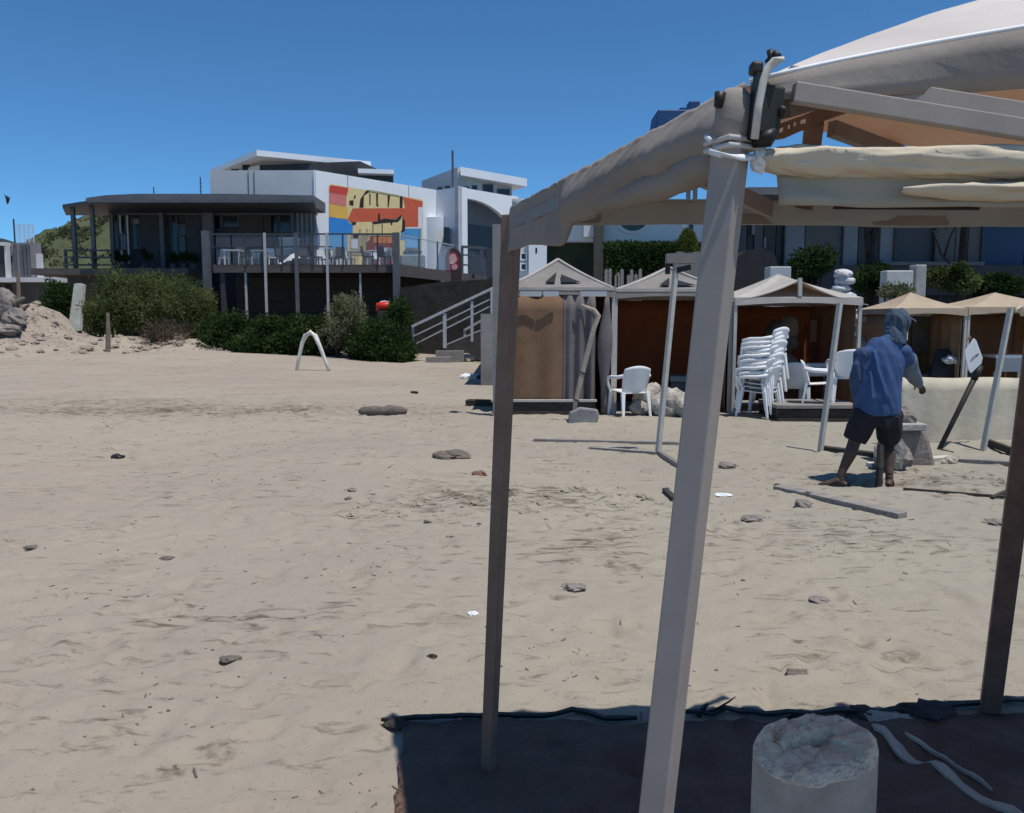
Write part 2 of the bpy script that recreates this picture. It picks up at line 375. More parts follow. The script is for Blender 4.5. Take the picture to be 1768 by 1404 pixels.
    mu = nt.nodes.new('ShaderNodeMath'); mu.operation = 'MULTIPLY'; mu.inputs[1].default_value = 0.2
    L.new(grain.outputs['Fac'], mu.inputs[0]); L.new(fine.outputs['Fac'], ad.inputs[0]); L.new(mu.outputs[0], ad.inputs[1])
    bp = nt.nodes.new('ShaderNodeBump'); bp.inputs['Strength'].default_value = 0.55; bp.inputs['Distance'].default_value = 0.012
    L.new(ad.outputs[0], bp.inputs['Height']); L.new(bp.outputs[0], p.inputs['Normal'])
    return m
M_SAND = sandmat()

# ------------------------------------------------------------------ ground
def axis(lo, a, b, hi, step, grow):
    mid = list(np.arange(a, b, step)); left = []; x = a; s = step
    while x > lo: s *= grow; x -= s; left.append(x)
    right = []; x = mid[-1]; s = step
    while x < hi: s *= grow; x += s; right.append(x)
    return np.array(left[::-1] + mid + right)
XS = axis(-400, -3.2, 7.5, 400, 0.030, 1.035)
YS = axis(-60, 1.7, 9.0, 900, 0.028, 1.022)
GX, GY = np.meshgrid(XS, YS)
def g2(x, y, cx, cy, sx, sy, a): return a * np.exp(-((x - cx) / sx) ** 2 - ((y - cy) / sy) ** 2)
def base_h(x, y):
    z = 0.55 * sstep(16, 38, y) * sstep(2, -14, x)
    z = z + g2(x, y, -20.0, 34, 1.7, 2.6, 1.45) + g2(x, y, -17.4, 33.0, 1.3, 1.6, 0.35) + g2(x, y, -22.5, 35, 3, 3, 0.7)
    z = z + g2(x, y, -14.6, 33.8, 1.3, 0.9, 0.45) + g2(x, y, -12.9, 33.6, 1.0, 0.8, 0.35) + g2(x, y, -15.8, 33.0, .8, 0.8, 0.3)
    z = z + g2(x, y, 5.6, 9.75, 1.2, 0.25, 0.07) + g2(x, y, 6.8, 9.7, 1.2, 0.3, 0.06)     # sand banked on the cream barrier
    z = z + g2(x, y, 0.2, 6.9, 1.0, 0.4, 0.06)                                             # churned ridge
    z = z - g2(x, y, 3.36, 7.62, 0.40, 0.17, 0.12)                                         # the dug hole
    z = z + g2(x, y, 4.1, 7.5, 0.5, 0.3, 0.06) + g2(x, y, 3.3, 7.05, 0.6, 0.18, 0.04)
    return z
Z = base_h(GX, GY)
near = 1 - sstep(14, 60, np.hypot(GX, GY))
Z = Z + 0.055 * fbm(GX * 0.45, GY * 0.45, 4, 3) * (0.3 + 0.7 * sstep(3, 12, GY)) + near * 0.010 * fbm(GX * 2.6, GY * 2.6, 4, 9, 0.55)
# rough churned band, broken sand in the middle distance and the wind-rippled foreground
churn = g2(GX, GY, 0.3, 6.6, 2.0, 0.9, 1.0) + g2(GX, GY, 5.3, 7.6, 1.6, 0.7, 0.9) + g2(GX, GY, -3.5, 13.5, 5.0, 1.6, 0.8)
Z = Z + churn * 0.05 * np.maximum(0, fbm(GX * 5, GY * 5, 4, 21, 0.6)) * 1.6
Z = Z + near * 0.011 * np.maximum(0, vnoise(GX * 3.3, GY * 9.5, 31)) * np.maximum(0, vnoise(GX * 0.7, GY * 0.9, 33) + 0.25)
mnd = g2(GX, GY, -19, 34, 4, 3.5, 1) + g2(GX, GY, -13.8, 33.7, 2.4, 1.0, 1)
Z = Z + mnd * 0.34 * fbm(GX * 1.5, GY * 1.5, 5, 41, 0.68)
# footprints and scuffs: hollow with a little rim
rp = np.random.default_rng(5)
for k in range(2600):
    yy = 1.9 + 17 * rp.random() ** 1.25; xx = rp.uniform(-0.75, 0.8) * (yy + 1)
    a = rp.uniform(0, math.pi); l = rp.uniform(0.05, 0.17); w = l * rp.uniform(0.3, 0.55); dp = rp.uniform(0.007, 0.026) * (0.55 if rp.random() < 0.5 else 1)
    i0, i1 = np.searchsorted(XS, [xx - 0.4, xx + 0.4]); j0, j1 = np.searchsorted(YS, [yy - 0.4, yy + 0.4])
    if i1 - i0 < 3 or j1 - j0 < 3: continue
    sx = GX[j0:j1, i0:i1] - xx; sy = GY[j0:j1, i0:i1] - yy
    u = (sx * math.cos(a) + sy * math.sin(a)) / l; v = (-sx * math.sin(a) + sy * math.cos(a)) / w
    r2_ = u * u + v * v + 0.5 * vnoise(sx * 14 + k, sy * 14, 3)
    Z[j0:j1, i0:i1] += -dp * np.exp(-np.maximum(r2_, 0) ** 1.5) + 0.32 * dp * np.exp(-((np.sqrt(np.maximum(r2_, 0)) - 1.45) / 0.4) ** 2)
def gh(x, y):
    i = min(max(np.searchsorted(XS, x) - 1, 0), len(XS) - 2); j = min(max(np.searchsorted(YS, y) - 1, 0), len(YS) - 2)
    fx = (x - XS[i]) / (XS[i+1] - XS[i]); fy = (y - YS[j]) / (YS[j+1] - YS[j])
    return float((Z[j,i]*(1-fx) + Z[j,i+1]*fx)*(1-fy) + (Z[j+1,i]*(1-fx) + Z[j+1,i+1]*fx)*fy)
def onsand(px, py):
    p = gnd(px, py)
    for _ in range(6): p = gnd(px, py, gh(p.x, p.y))
    return p
nx, ny = len(XS), len(YS)
me = bpy.data.meshes.new('sand'); me.vertices.add(nx * ny)
me.vertices.foreach_set('co', np.stack([GX, GY, Z], -1).ravel())
idx = np.arange(nx * ny).reshape(ny, nx)
q = np.stack([idx[:-1, :-1], idx[:-1, 1:], idx[1:, 1:], idx[1:, :-1]], -1).reshape(-1, 4)
me.loops.add(q.size); me.loops.foreach_set('vertex_index', q.ravel())
me.polygons.add(len(q)); me.polygons.foreach_set('loop_start', np.arange(len(q)) * 4); me.polygons.foreach_set('use_smooth', np.ones(len(q), bool))
me.update(calc_edges=True); me.materials.append(M_SAND)
damp = g2(GX, GY, -0.2, 6.7, 1.0, 0.45, 1.0) + g2(GX, GY, 0.5, 5.3, 0.35, 0.5, 0.7) + g2(GX, GY, 2.0, 5.6, 1.2, 0.4, 0.6) + g2(GX, GY, -5.0, 14.0, 4.5, 1.0, 0.75) + g2(GX, GY, -8.0, 15.5, 3.5, 1.6, 0.6) + g2(GX, GY, 5.0, 7.4, 1.3, 0.5, 0.9) + g2(GX, GY, 3.3, 7.6, 0.5, 0.25, 1.0) + g2(GX, GY, -1.2, 4.0, 0.5, 0.25, 0.5) + g2(GX, GY, -19, 33, 4, 3, 0.5) + g2(GX, GY, -14, 33.4, 2.2, 0.8, 0.6)
at_d = me.attributes.new('damp', 'FLOAT', 'POINT'); at_d.data.foreach_set('value', np.clip(damp, 0, 1).ravel().astype(np.float32))
sand = bpy.data.objects.new('sand', me); COL.objects.link(sand); struct(sand)
print('ground verts', nx * ny)

# raised promenade behind the tents
PROM = 1.75
mb = MB(); mb.box((-0.75, 19.5, -0.5), (40, 70, PROM))
promen = struct(mb.build('promenade', mat('promenade_paving', (0.24, 0.235, 0.225), 0.9, 0.2, 1.0, 0.3, 12)))

# ------------------------------------------------------------------ hills
def hill(name, cx, cy, rx, ry, h, col, seed, label=None, n=90):
    P = []
    for i in range(n+1):
        row = []
        for j in range(n+1):
            u = -1.3 + 2.6*j/n; v = -1.3 + 2.6*i/n
            r = math.hypot(u, v); z = h * max(0, math.cos(min(r, 1.25) * math.pi / 2.5)) ** 0.8
            z += float(fbm(u*6 + seed, v*6, 5, seed, 0.6)) * h * 0.10 * min(1, z / h * 2) - 0.3
            row.append((cx + u*rx, cy + v*ry, z))
        P.append(row)
    mb = MB(); mb.grid(P); return struct(mb.build(name, col, smooth=True))
M_HILL = mat('hill_scrub_ground', (0.045, 0.062, 0.022), 0.95, 0.0, 0.5, 0.9, 2.5, col2=(0.085, 0.092, 0.05))
hill('green_hill', -43.5, 96, 15.5, 20, 14.2, M_HILL, 4)
hill('far_hill', -175, 260, 40, 40, 30, mat('far_hill_ground', (0.02, 0.03, 0.035), 0.95, 0.2, 0.1), 6, n=40)
# scrub on the green hill
n = 70000; rg = np.random.default_rng(3)
u = rg.uniform(-1.1, 1.1, n); v = rg.uniform(-1.1, 0.5, n); r = np.hypot(u, v)
z = 14.2 * np.maximum(0, np.cos(np.minimum(r, 1.25) * math.pi / 2.5)) ** 0.8 - 0.3
cl = fbm(u * 14, v * 14, 3, 8)
keep = (cl > -0.02); pts = np.stack([-43.5 + u*15.5, 96 + v*20, z + rg.uniform(0, 0.35, n) - 0.2], -1)[keep]
s_ = leafmesh('hill_scrub', pts, np.tile([0, 0, 1.0], (len(pts), 1)), 0.34, leafmat('leaf_hill', (0.065, 0.078, 0.042), (0.115, 0.125, 0.072), 0.5))
s_['kind'] = 'stuff'; s_['label'] = 'low green scrub covering the hill at the far left'

# ------------------------------------------------------------------ frontal pieces measured at a depth
def prect(x0, x1, y0, y1, Y):
    ym = (y0 + y1) / 2
    return at(x0, ym, Y).x, at(x1, ym, Y).x, at((x0+x1)/2, y1, Y).z, at((x0+x1)/2, y0, Y).z
def panel(par, name, m, x0, x1, y0, y1, Y, th=0.1, bevel=0.0):
    a, b, c, d = prect(x0, x1, y0, y1, Y)
    mb = MB(); mb.box((a, Y, c), (b, Y + th, d)); return mb.build(name, m, par, bevel=bevel)
def window(par, x0, x1, y0, y1, Y, m=None, fr=None, proud=0.06, bars=0):
    a, b, c, d = prect(x0, x1, y0, y1, Y); w = 0.05
    mb = MB()
    mb.box((a, Y-proud, c), (b, Y, c+w)); mb.box((a, Y-proud, d-w), (b, Y, d)); mb.box((a, Y-proud, c+w), (a+w, Y, d-w)); mb.box((b-w, Y-proud, c+w), (b, Y, d-w))
    for k in range(bars): x = a + (b-a)*(k+1)/(bars+1); mb.box((x-w/2, Y-proud, c+w), (x+w/2, Y, d-w))
    f = mb.build('window', fr or M_MIDMET, par)
    mb = MB(); mb.box((a+w, Y-proud*0.5, c+w), (b-w, Y-0.004, d-w)); mb.build('pane', m or M_WINDOW, f); return f

# ------------------------------------------------------------------ white building with the mural
K = at(545, 297, 44.0); K.z = 9.62
dw = Vector((0.676, 0.737, 0)).normalized(); nw = Vector((0.737, -0.676, 0)).normalized()
A1 = Vector((K.x, K.y, 0)); B1 = A1 + dw * 8.58; C1 = B1 + nw * 1.93; D1 = C1 + dw * 5.3
L1 = Vector((at(362, 297, 45.6).x, 45.6, 0)); ZT = 9.62
wb = thing('white_building', 'large white building with a colourful mural on its sunlit side wall', 'building', (K.x, K.y, 0.0))
def wallseg(par, name, m, p, q, z0, z1, th=0.3, z1b=None):
    p = Vector(p); q = Vector(q); t = (q - p).normalized(); n = Vector((t.y, -t.x, 0)) * -th
    z1b = z1 if z1b is None else z1b
    mb = MB(); P = [Vector((p.x, p.y, z0)), Vector((q.x, q.y, z0)), Vector((q.x, q.y, z1b)), Vector((p.x, p.y, z1))]
    mb.prism(P, n); return mb.build(name, m, par)
wallseg(wb, 'front_wall', M_GREYW, L1, A1 - Vector((0.01, 0, 0)), 0, ZT + 0.28, 0.3, ZT)  # greyer than the white walls: its shaded side is put into the colour
wallseg(wb, 'mural_wall', M_WHITE, A1, B1, 0, ZT)
wallseg(wb, 'return_wall', M_WHITE, B1, C1, 0, ZT - 0.03)
# right wall with the big dark arched opening: built from pieces around it
def dwp(t, z): p = C1 + dw * t; return Vector((p.x, p.y, z))
oc0, oc1 = 0.75, 4.75
arch = [(oc0 + (oc1 - oc0) * k / 14.0, 9.0 - 1.35 * (k / 14.0) ** 2.4) for k in range(15)]
mb = MB(); mb.prism([dwp(0, 0), dwp(oc0, 0), dwp(oc0, 9.0), dwp(oc0, ZT), dwp(0, ZT)], nw * -0.3)
for k in range(14): mb.prism([dwp(arch[k][0], arch[k][1]), dwp(arch[k+1][0], arch[k+1][1]), dwp(arch[k+1][0], ZT - 0.04), dwp(arch[k][0], ZT - 0.04)], nw * -0.3)
mb.prism([dwp(oc1, 0), dwp(5.3, 0), dwp(5.3, ZT), dwp(oc1, ZT)], nw * -0.3)
mb.build('arched_wall', M_WHITE, wb)
mb = MB(); mb.prism([p - nw * 0.9 for p in (dwp(0.3, 3.5), dwp(5.0, 3.5), dwp(5.0, 9.3), dwp(0.3, 9.3))], nw * -0.1); mb.build('dark_glazing', mat('slate_glazing', (0.045, 0.055, 0.07), 0.35, 0.2, 0.5), wb)
mb = MB()
mb.prism([Vector((L1.x, L1.y + .3, ZT - 0.5)), Vector((A1.x, A1.y + .5, ZT - 0.5)), Vector((B1.x - .3, B1.y + .3, ZT - 0.5)), Vector((D1.x - 1, D1.y + 1, ZT - 0.5)), Vector((D1.x - 6, D1.y + 12, ZT - 0.5)), Vector((L1.x, L1.y + 16, ZT - 0.5))], (0, 0, 0.2))
mb.build('flat_roof', M_ROOF, wb)
# seams between wall sheets
for (t0, nm) in ((2.05, 'seam'), (6.4, 'seam')):
    p = A1 + dw * t0 + nw * 0.004; mb = MB(); mb.bar((p.x, p.y, 8.6), (p.x, p.y, ZT - 0.01), 0.03, 0.02); mb.build(nm, M_MIDMET, wb)
for px in (430, 440): p = L1.lerp(A1, (px - 362) / 183.0) + Vector((0, -0.012, 0)); mb = MB(); mb.box((p.x - .02, p.y - .02, 7.6), (p.x + .02, p.y, ZT + .1)); mb.build('seam', M_MIDMET, wb)
mb = MB(); p = A1 + Vector((0, -0.03, 0)); mb.box((p.x - 0.10, p.y - .02, 4), (p.x - .02, p.y + .02, ZT + .01)); mb.build('corner_trim', M_WHITE, wb)
# rounded stair turret in the inner corner
tc_ = onplane(752, 450, B1 + nw * -0.25, nw); cz = at(752, 376, 50).z
mb = MB(); mb.tube([(tc_.x, tc_.y, 0), (tc_.x, tc_.y, cz)], 0.95, 32); 
mb.build('stair_turret', M_WHITE, wb)
p = at(771, 400, 48.9); mb = MB(); mb.box((p.x - 0.16, 48.75, at(771, 428, 49).z), (p.x + 0.16, 50.2, at(771, 393, 49).z)); mb.build('slit_window', M_WINDOW, wb)

# mural: flat paint on the wall
mural_cols = {'red': (0.60, 0.07, 0.05), 'pink': (0.66, 0.20, 0.18), 'orange': (0.78, 0.45, 0.09), 'blue': (0.04, 0.24, 0.62), 'cream': (0.74, 0.58, 0.28),
              'dark': (0.03, 0.022, 0.025), 'brick': (0.60, 0.115, 0.055), 'white': (0.72, 0.72, 0.73), 'sky': (0.08, 0.30, 0.56), 'maroon': (0.24, 0.05, 0.04), 'amber': (0.72, 0.24, 0.06), 'paleblue': (0.14, 0.42, 0.72), 'olive': (0.40, 0.34, 0.19)}
order = list(mural_cols); mmats = [mat('mural_' + k, mural_cols[k], 0.8, 0.10, 2.5) for k in order]
polys = [
 (0, 'cream', [(140,165),(170,140),(1385,345),(1405,370),(1402,760),(1385,1235),(137,1225)]),
 (1, 'red', [(146,172),(166,152),(402,192),(380,292),(145,256)]), (1, 'pink', [(145,260),(376,294),(372,440),(145,402)]),
 (1, 'orange', [(142,407),(395,452),(395,614),(142,580)]), (1, 'blue', [(141,585),(395,620),(402,650),(460,690),(460,822),(140,812)]),
 (1, 'paleblue', [(140,816),(390,826),(390,1035),(140,1022)]), (1, 'white', [(140,1040),(390,1050),(390,1225),(138,1222)]),
 (2, 'dark', [(550,456),(562,345),(642,225),(700,236),(612,292),(606,456)]), (2, 'dark', [(684,268),(702,272),(700,422),(686,420)]), (2, 'dark', [(776,262),(802,268),(798,400),(812,440),(780,436)]),
 (2, 'dark', [(930,288),(964,294),(960,330),(945,450),(932,450)]), (2, 'dark', [(1094,300),(1136,308),(1130,462),(1094,460)]), (2, 'dark', [(415,362),(472,358),(470,430),(440,426),(417,410)]), (2, 'dark', [(478,300),(505,282),(496,330),(480,336)]),
 (3, 'olive', [(640,222),(690,216),(1090,292),(1090,306),(690,240)]),
 (2, 'brick', [(460,467),(1165,465),(1160,600),(1100,560),(1040,612),(900,602),(860,642),(720,652),(430,652),(396,612),(430,530)]),
 (1, 'brick', [(1137,312),(1405,372),(1400,446),(1342,450),(1340,716),(1172,720),(1132,560),(1166,465)]),
 (3, 'dark', [(440,656),(512,650),(495,692),(462,690)]), (3, 'dark', [(716,652),(800,642),(800,540),(824,534),(832,622),(890,606),(1040,622),(1122,548),(1112,602),(1060,652),(860,662),(742,684)]),
 (2, 'cream', [(470,700),(512,652),(716,648),(742,686),(1080,652),(1130,592),(1122,772),(1042,802),(1020,822),(462,822)]),
 (3, 'dark', [(727,690),(740,690),(738,822),(728,822)]), (3, 'dark', [(850,682),(864,682),(862,822),(852,822)]), (3, 'dark', [(968,660),(996,656),(990,695),(972,690)]), (3, 'olive', [(540,745),(575,745),(575,800),(540,800)]), (3, 'olive', [(640,745),(668,745),(660,790),(640,790)]),
 (3, 'dark', [(1128,588),(1166,642),(1166,772),(1110,792),(1126,740)]),
 (2, 'white', [(1342,452),(1400,450),(1390,738),(1172,738),(1172,722),(1342,718)]),
 (2, 'sky', [(1110,802),(1172,740),(1380,740),(1376,1210),(1330,1205),(1165,1080),(1165,890),(1100,886)]), (3, 'paleblue', [(1175,885),(1330,892),(1330,1000),(1172,990)]),
 (2, 'olive', [(432,832),(690,832),(640,912),(636,1105),(432,1100)]), (3, 'dark', [(464,826),(540,824),(530,872),(474,870)]), (3, 'white', [(440,880),(530,880),(530,1010),(440,1005)]),
 (2, 'maroon', [(700,836),(1022,838),(1018,1235),(640,1232),(640,925),(690,890)]), (3, 'amber', [(740,850),(1003,852),(1000,935),(740,930)]), (3, 'pink', [(760,980),(835,975),(830,1090),(770,1085)]), (3, 'olive', [(915,1005),(985,1005),(985,1085),(915,1085)]),
 (4, 'maroon', [(790,862),(800,862),(800,925),(790,925)]), (4, 'maroon', [(850,862),(862,862),(862,925),(850,925)]), (4, 'maroon', [(905,864),(915,864),(925,928),(912,928)]),
]
mb = MB()
for lay, c, pl in polys:
    P = [onplane(550 + x / 7.8, 300 + y / 7.8, A1 + nw * (0.012 + 0.006 * lay), nw) for x, y in pl]
    mb.add(P, [tuple(range(len(P)))], order.index(c))
mur = mb.build('mural', mmats, wb); mur['label'] = 'painted mural of yellow houses with red roofs'

# penthouse with a white tilted roof slab
ph = thing('penthouse', 'dark penthouse under a tilted white roof slab atop the white building', 'penthouse', (at(500, 290, 52).x, 52, 9.3))
a = at(363, 293, 58); b = at(443, 259, 50); c = at(640, 279, 57); d = Vector((c.x - 6, 70, c.z - 0.4))
mb = MB(); mb.prism([a, b, c, d], (0, 0, -0.34)); mb.build('roof_slab', M_ROOFW, ph)
e0 = at(618, 291, 53.5); e1 = at(680, 293, 54.5); mb = MB(); mb.prism([e0, e1, e1 + Vector((-1, 6, 0)), e0 + Vector((-1, 6, 0))], (0, 0, -0.28)); mb.build('lower_slab', M_ROOFW, ph)
lo = 9.2
mb = MB(); q0 = at(448, 280, 52.0); q1 = at(678, 300, 55.2); q2 = at(385, 295, 58.0)
mb.prism([Vector((q0.x, q0.y, lo)), Vector((q1.x, q1.y, lo)), Vector((q1.x, q1.y, e1.z - .3)), Vector((e0.x, e0.y + .8, c.z - 0.5)), Vector((q0.x, q0.y, b.z - 0.5))], (0, 0.3, 0)); mb.build('front_wall', M_DARKWALL, ph)
mb = MB(); mb.prism([Vector((q2.x, q2.y, lo)), Vector((q0.x - .01, q0.y, lo)), Vector((q0.x - .01, q0.y, b.z - .5)), Vector((q2.x, q2.y, a.z - .3))], (0.2, 0.3, 0)); mb.build('side_wall', M_GREYW, ph)
for px in (405, 425):
    p = onplane(px, 290, q0 + Vector((-.05, -.05, 0)), Vector((q0.y - q2.y, -(q0.x - q2.x), 0)).normalized()); mb = MB(); mb.box((p.x - .22, p.y - .1, lo + .3), (p.x + .22, p.y + .1, p.z + .25)); mb.build('window', M_WINDOW, ph)

# grey tower further back
tw = thing('rooftop_tower', 'grey tower block with white slab roof behind the white building', 'building', (at(820, 340, 58).x, 58, 0))
ta = at(728, 303, 61); tb = at(790, 291, 57); tcn = at(884, 305, 60.5)
mb = MB(); mb.prism([Vector((ta.x, ta.y, 0)), Vector((tb.x, tb.y, 0)), Vector((tb.x, tb.y, tb.z + .1)), Vector((ta.x, ta.y, tb.z - .15))], (0.5, 3, 0)); mb.build('left_wall', M_GREYW, tw)
mb = MB(); mb.prism([Vector((tb.x + .02, tb.y, 0)), Vector((tcn.x, tcn.y, 0)), Vector((tcn.x, tcn.y, tcn.z)), Vector((tb.x + .02, tb.y, tb.z - .3))], (-1, 3, 0)); mb.build('right_wall', mat('tower_render', (0.40, 0.42, 0.44), 0.85, 0.08, 0.8), tw)
r0 = at(727, 296, 60.6); r1 = at(803, 288, 55.8); r2 = at(910, 297, 60); r2.z = r1.z - 0.05
r1 = at(795, 288, 56.6)
mb = MB(); mb.prism([r1, r2, Vector((r2.x - 2, r2.y + 5, r1.z)), Vector((r1.x - .5, r1.y + 6, r1.z))], (0, 0, -0.55)); mb.build('roof_slab', M_ROOFW, tw)
tn = Vector((tcn.y - tb.y, -(tcn.x - tb.x), 0)).normalized()
for (x0, x1, y0, y1) in ((802, 810, 322, 336), (816, 824, 320, 338), (834, 852, 318, 340), (859, 881, 326, 343)):
    P = [onplane(x, y, tb + tn * 0.06, tn) for x, y in ((x0, y1), (x1, y1), (x1, y0), (x0, y0))]
    mb = MB(); mb.prism(P, tn * -0.05); f = mb.build('window', M_MIDMET, tw)
    P2 = [p.lerp(sum(P, Vector()) / 4, 0.16) + tn * 0.012 for p in P]; mb = MB(); mb.prism(P2, tn * -0.02); mb.build('pane', M_WINDOW, f)
lnrm = Vector((tb.y - ta.y, -(tb.x - ta.x), 0)).normalized()
for (x0, x1, y0, y1) in ((755, 763, 323, 333), (768, 776, 321, 333)):
    P = [onplane(x, y, tb + lnrm * 0.05, lnrm) for x, y in ((x0, y1), (x1, y1), (x1, y0), (x0, y0))]
    mb = MB(); mb.prism(P, lnrm * -0.04); mb.build('window', M_WINDOW, tw)
p = at(782, 345, 50); mb = MB(); mb.tube([(p.x, 50.0, ZT - 0.45), (p.x, 50.0, at(782, 260, 50).z)], 0.07, 8)
tag(mb.build('flagpole', M_MIDMET), 'thin dark pole rising from the roof beside the grey tower', 'pole')

# ------------------------------------------------------------------ dark pavilion
pv = thing('beach_pavilion', 'dark flat-roofed glazed pavilion on the deck left of the white building', 'pavilion', (at(330, 470, 42.5).x, 42.5, 0))
YF = 42.5; FL = at(400, 470, YF).z
a_, b_, _, _ = prect(190, 543, 470, 480, YF)
mb = MB(); mb.box((a_, YF + 0.35, 0.3), (b_, YF + 0.6, at(300, 352, YF).z)); mb.build('back_wall', M_DARKWALL, pv)
mb = MB(); mb.box((a_ - 2.4, 39.6, FL - 0.3), (b_ - 5.4, YF + 0.3, FL)); mb.build('floor_slab', M_DECKT, pv)
def slab(parent, name, m, pts, th):
    mb = MB(); mb.prism(pts, (0, 0, -th)); return mb.build(name, m, parent)
zr = at(300, 348, 39.5).z
pts = [Vector((at(108, 357, 39.8).x, 39.8, zr - 0.10)), Vector((at(160, 352, 39.0).x, 39.0, zr)), Vector((at(543, 352, 39.0).x, 39.0, zr)), Vector((b_ + .02, 43.4, zr + 0.02)), Vector((a_ - 2.6, 43.4, zr + 0.02))]
slab(pv, 'canopy_roof', M_DARKMET, pts, 0.16)
zu = at(300, 339, 42).z
prof = [(at(152, 349, 41.4).x, zr + 0.03), (at(152, 347, 41.4).x, zu - 0.20), (at(185, 343, 41.4).x, zu - .07), (at(240, 340, 41.4).x, zu), (at(400, 340, 41.4).x, zu), (at(543, 343, 41.4).x, zu - .08), (at(543, 352, 41.4).x, zr + 0.03)]
mb = MB(); mb.prism([Vector((x, 41.2, z)) for x, z in prof], (0, 2.6, 0)); mb.build('upper_roof', M_ROOF, pv)
mb = MB(); mb.box((pts[0].x + 1.6, 38.94, zr - .12), (pts[2].x, 38.995, zr - .02)); mb.build('gutter', M_MIDMET, pv)
for px in (127, 160): panel(pv, 'column', M_MIDMET, px - 3, px + 3, 357, 474, 40.2, 0.16)
for (x0, x1) in ((190, 196), (276, 283), (350, 369), (503, 508)): panel(pv, 'column', M_MIDMET, x0, x1, 360, 472, YF - 0.25, 0.2)
panel(pv, 'header_beam', M_MIDMET, 190, 543, 359, 371, YF - 0.05, 0.3)
panel(pv, 'wall_panel', M_DARKWALL, 243, 276, 371, 472, YF, 0.25)
panel(pv, 'wall_panel', M_DARKWALL, 322, 350, 371, 472, YF, 0.25)
panel(pv, 'wall_panel', M_DARKBROWN, 413, 455, 371, 472, YF, 0.25)
panel(pv, 'wall_panel', M_DARKBROWN, 455, 469, 371, 472, YF + .05, 0.25)
panel(pv, 'wall_panel', M_MIDMET, 509, 543, 357, 472, YF - .1, 0.3)
for px in (513, 521, 529, 537): panel(pv, 'batten', mat('batten_grey', (0.25, 0.255, 0.27), 0.7, .15), px, px + 3, 366, 468, YF - .15, 0.05)
for (x0, x1, y0, y1) in ((196, 207, 371, 430), (209, 219, 372, 402), (222, 228, 372, 402), (228, 243, 377, 430), (296, 308, 371, 448), (308, 322, 388, 407), (308, 322, 408, 448), (370, 383, 372, 398), (384, 413, 372, 392), (469, 480, 371, 402), (482, 503, 371, 402)):
    window(pv, x0, x1, y0, y1, YF + 0.34, proud=0.12)
for (x0, x1) in ((207, 209.5), (219.5, 222)): panel(pv, 'mullion', M_GREYW, x0, x1, 371, 455, YF + 0.1, 0.1)
window(pv, 229, 242, 378, 388, YF + .2, m=mat('pale_reflection_pane', (0.22, 0.24, 0.26), 0.15, 0.1, 1), proud=0.1)
window(pv, 209, 220, 404, 432, YF + .2, m=mat('blue_pane', (0.10, 0.15, 0.20), 0.15, 0.1, 1), proud=0.1)
# verandah rail at the left end
for px in (113, 160, 195): panel(pv, 'rail_post', M_DARKMET, px - 2, px + 2, 430, 476, 40.0, 0.1)
for y0 in (431, 443, 456): panel(pv, 'rail', M_DARKMET, 111, 196, y0, y0 + 3, 39.95, 0.06)
panel(pv, 'under_screen', M_DARKMET, 118, 362, 475, 560, 41.5, 0.2)
for px, py0 in ((264, 323), (267, 325), (346, 306)):
    pass
for px, py0, nm in ((266, 323, 0), (347, 306, 1)):
    p = at(px, 340, 42.2); mb = MB(); mb.tube([(p.x, 42.2, zu - .01), (p.x, 42.2, at(px, py0, 42.2).z)], 0.03, 6)
    for k in range(3 * nm): z = zu + 0.3 + 0.2*k; mb.bar((p.x - .1, 42.2, z), (p.x + .1, 42.2, z), 0.015, 0.015)
    mb.build('antenna', M_DARKMET, pv)
# dark planters and clutter on the verandah
for k, (px, w, h) in enumerate(((200, 10, 22), (215, 9, 18), (252, 12, 24), (300, 10, 20), (318, 11, 22), (335, 9, 17))):
    p = at(px, 470, 40.8); tr = thing('potted_plant', ['straggly dark plant at the far left of the pavilion front', 'small dark plant below the pale blue pane', 'dark bushy plant before the charcoal panel', 'dark plant before the half open doorway', 'spreading dark plant right of the doorway', 'low dark plant next to the deck corner post'][k], 'plant', (p.x, 40.8, FL))
    mb = MB(); mb.tube([(p.x, 40.8, FL), (p.x, 40.8, FL + .3)], [0.14, 0.19], 10); mb.build('pot', M_DARKMET, tr)
    pts_, nr_ = clump_points((p.x, 40.8, FL + 0.3 + h * .014), (w * .028, .3, h * .016), 500, 6, 0.2, k)
    leafmesh('foliage', pts_, nr_, 0.15, M_LEAF_D, tr, 3.0, off=tr.location)

# ------------------------------------------------------------------ deck with glass railing
YD = 38.0; ZD = at(520, 458, YD).z
x0 = at(372, 460, YD).x; x1 = at(687, 460, YD).x
D2 = Vector((at(852, 470, 48).x, 48.0, 0))
dk = thing('timber_deck', 'raised timber deck with glass railing on thin steel posts', 'deck', (x0, YD, 0))
mb = MB(); mb.prism([Vector((x0, YD + .06, ZD)), Vector((x1, YD + .06, ZD)), Vector((D2.x, D2.y, ZD)), Vector((C1.x - .3, C1.y - .3, ZD)), Vector((B1.x, B1.y - .2, ZD)), Vector((A1.x + .1, A1.y - .3, ZD)), Vector((x0, 42.2, ZD))], (0, 0, -0.1)); mb.build('deck_floor', M_DECKT, dk)
mb = MB(); mb.box((x0 - .1, YD, ZD - 0.34), (x1, YD + .055, ZD + .03)); mb.build('fascia_board', M_DECKT, dk)
mb = MB(); mb.prism([Vector((x1 + .05, YD, ZD - .5)), Vector((D2.x, D2.y - .05, ZD - .5)), Vector((D2.x, D2.y - .05, ZD + .03)), Vector((x1 + .05, YD, ZD + .03))], (-.05, 0.05, 0)); mb.build('side_fascia_board', M_DECKT, dk)
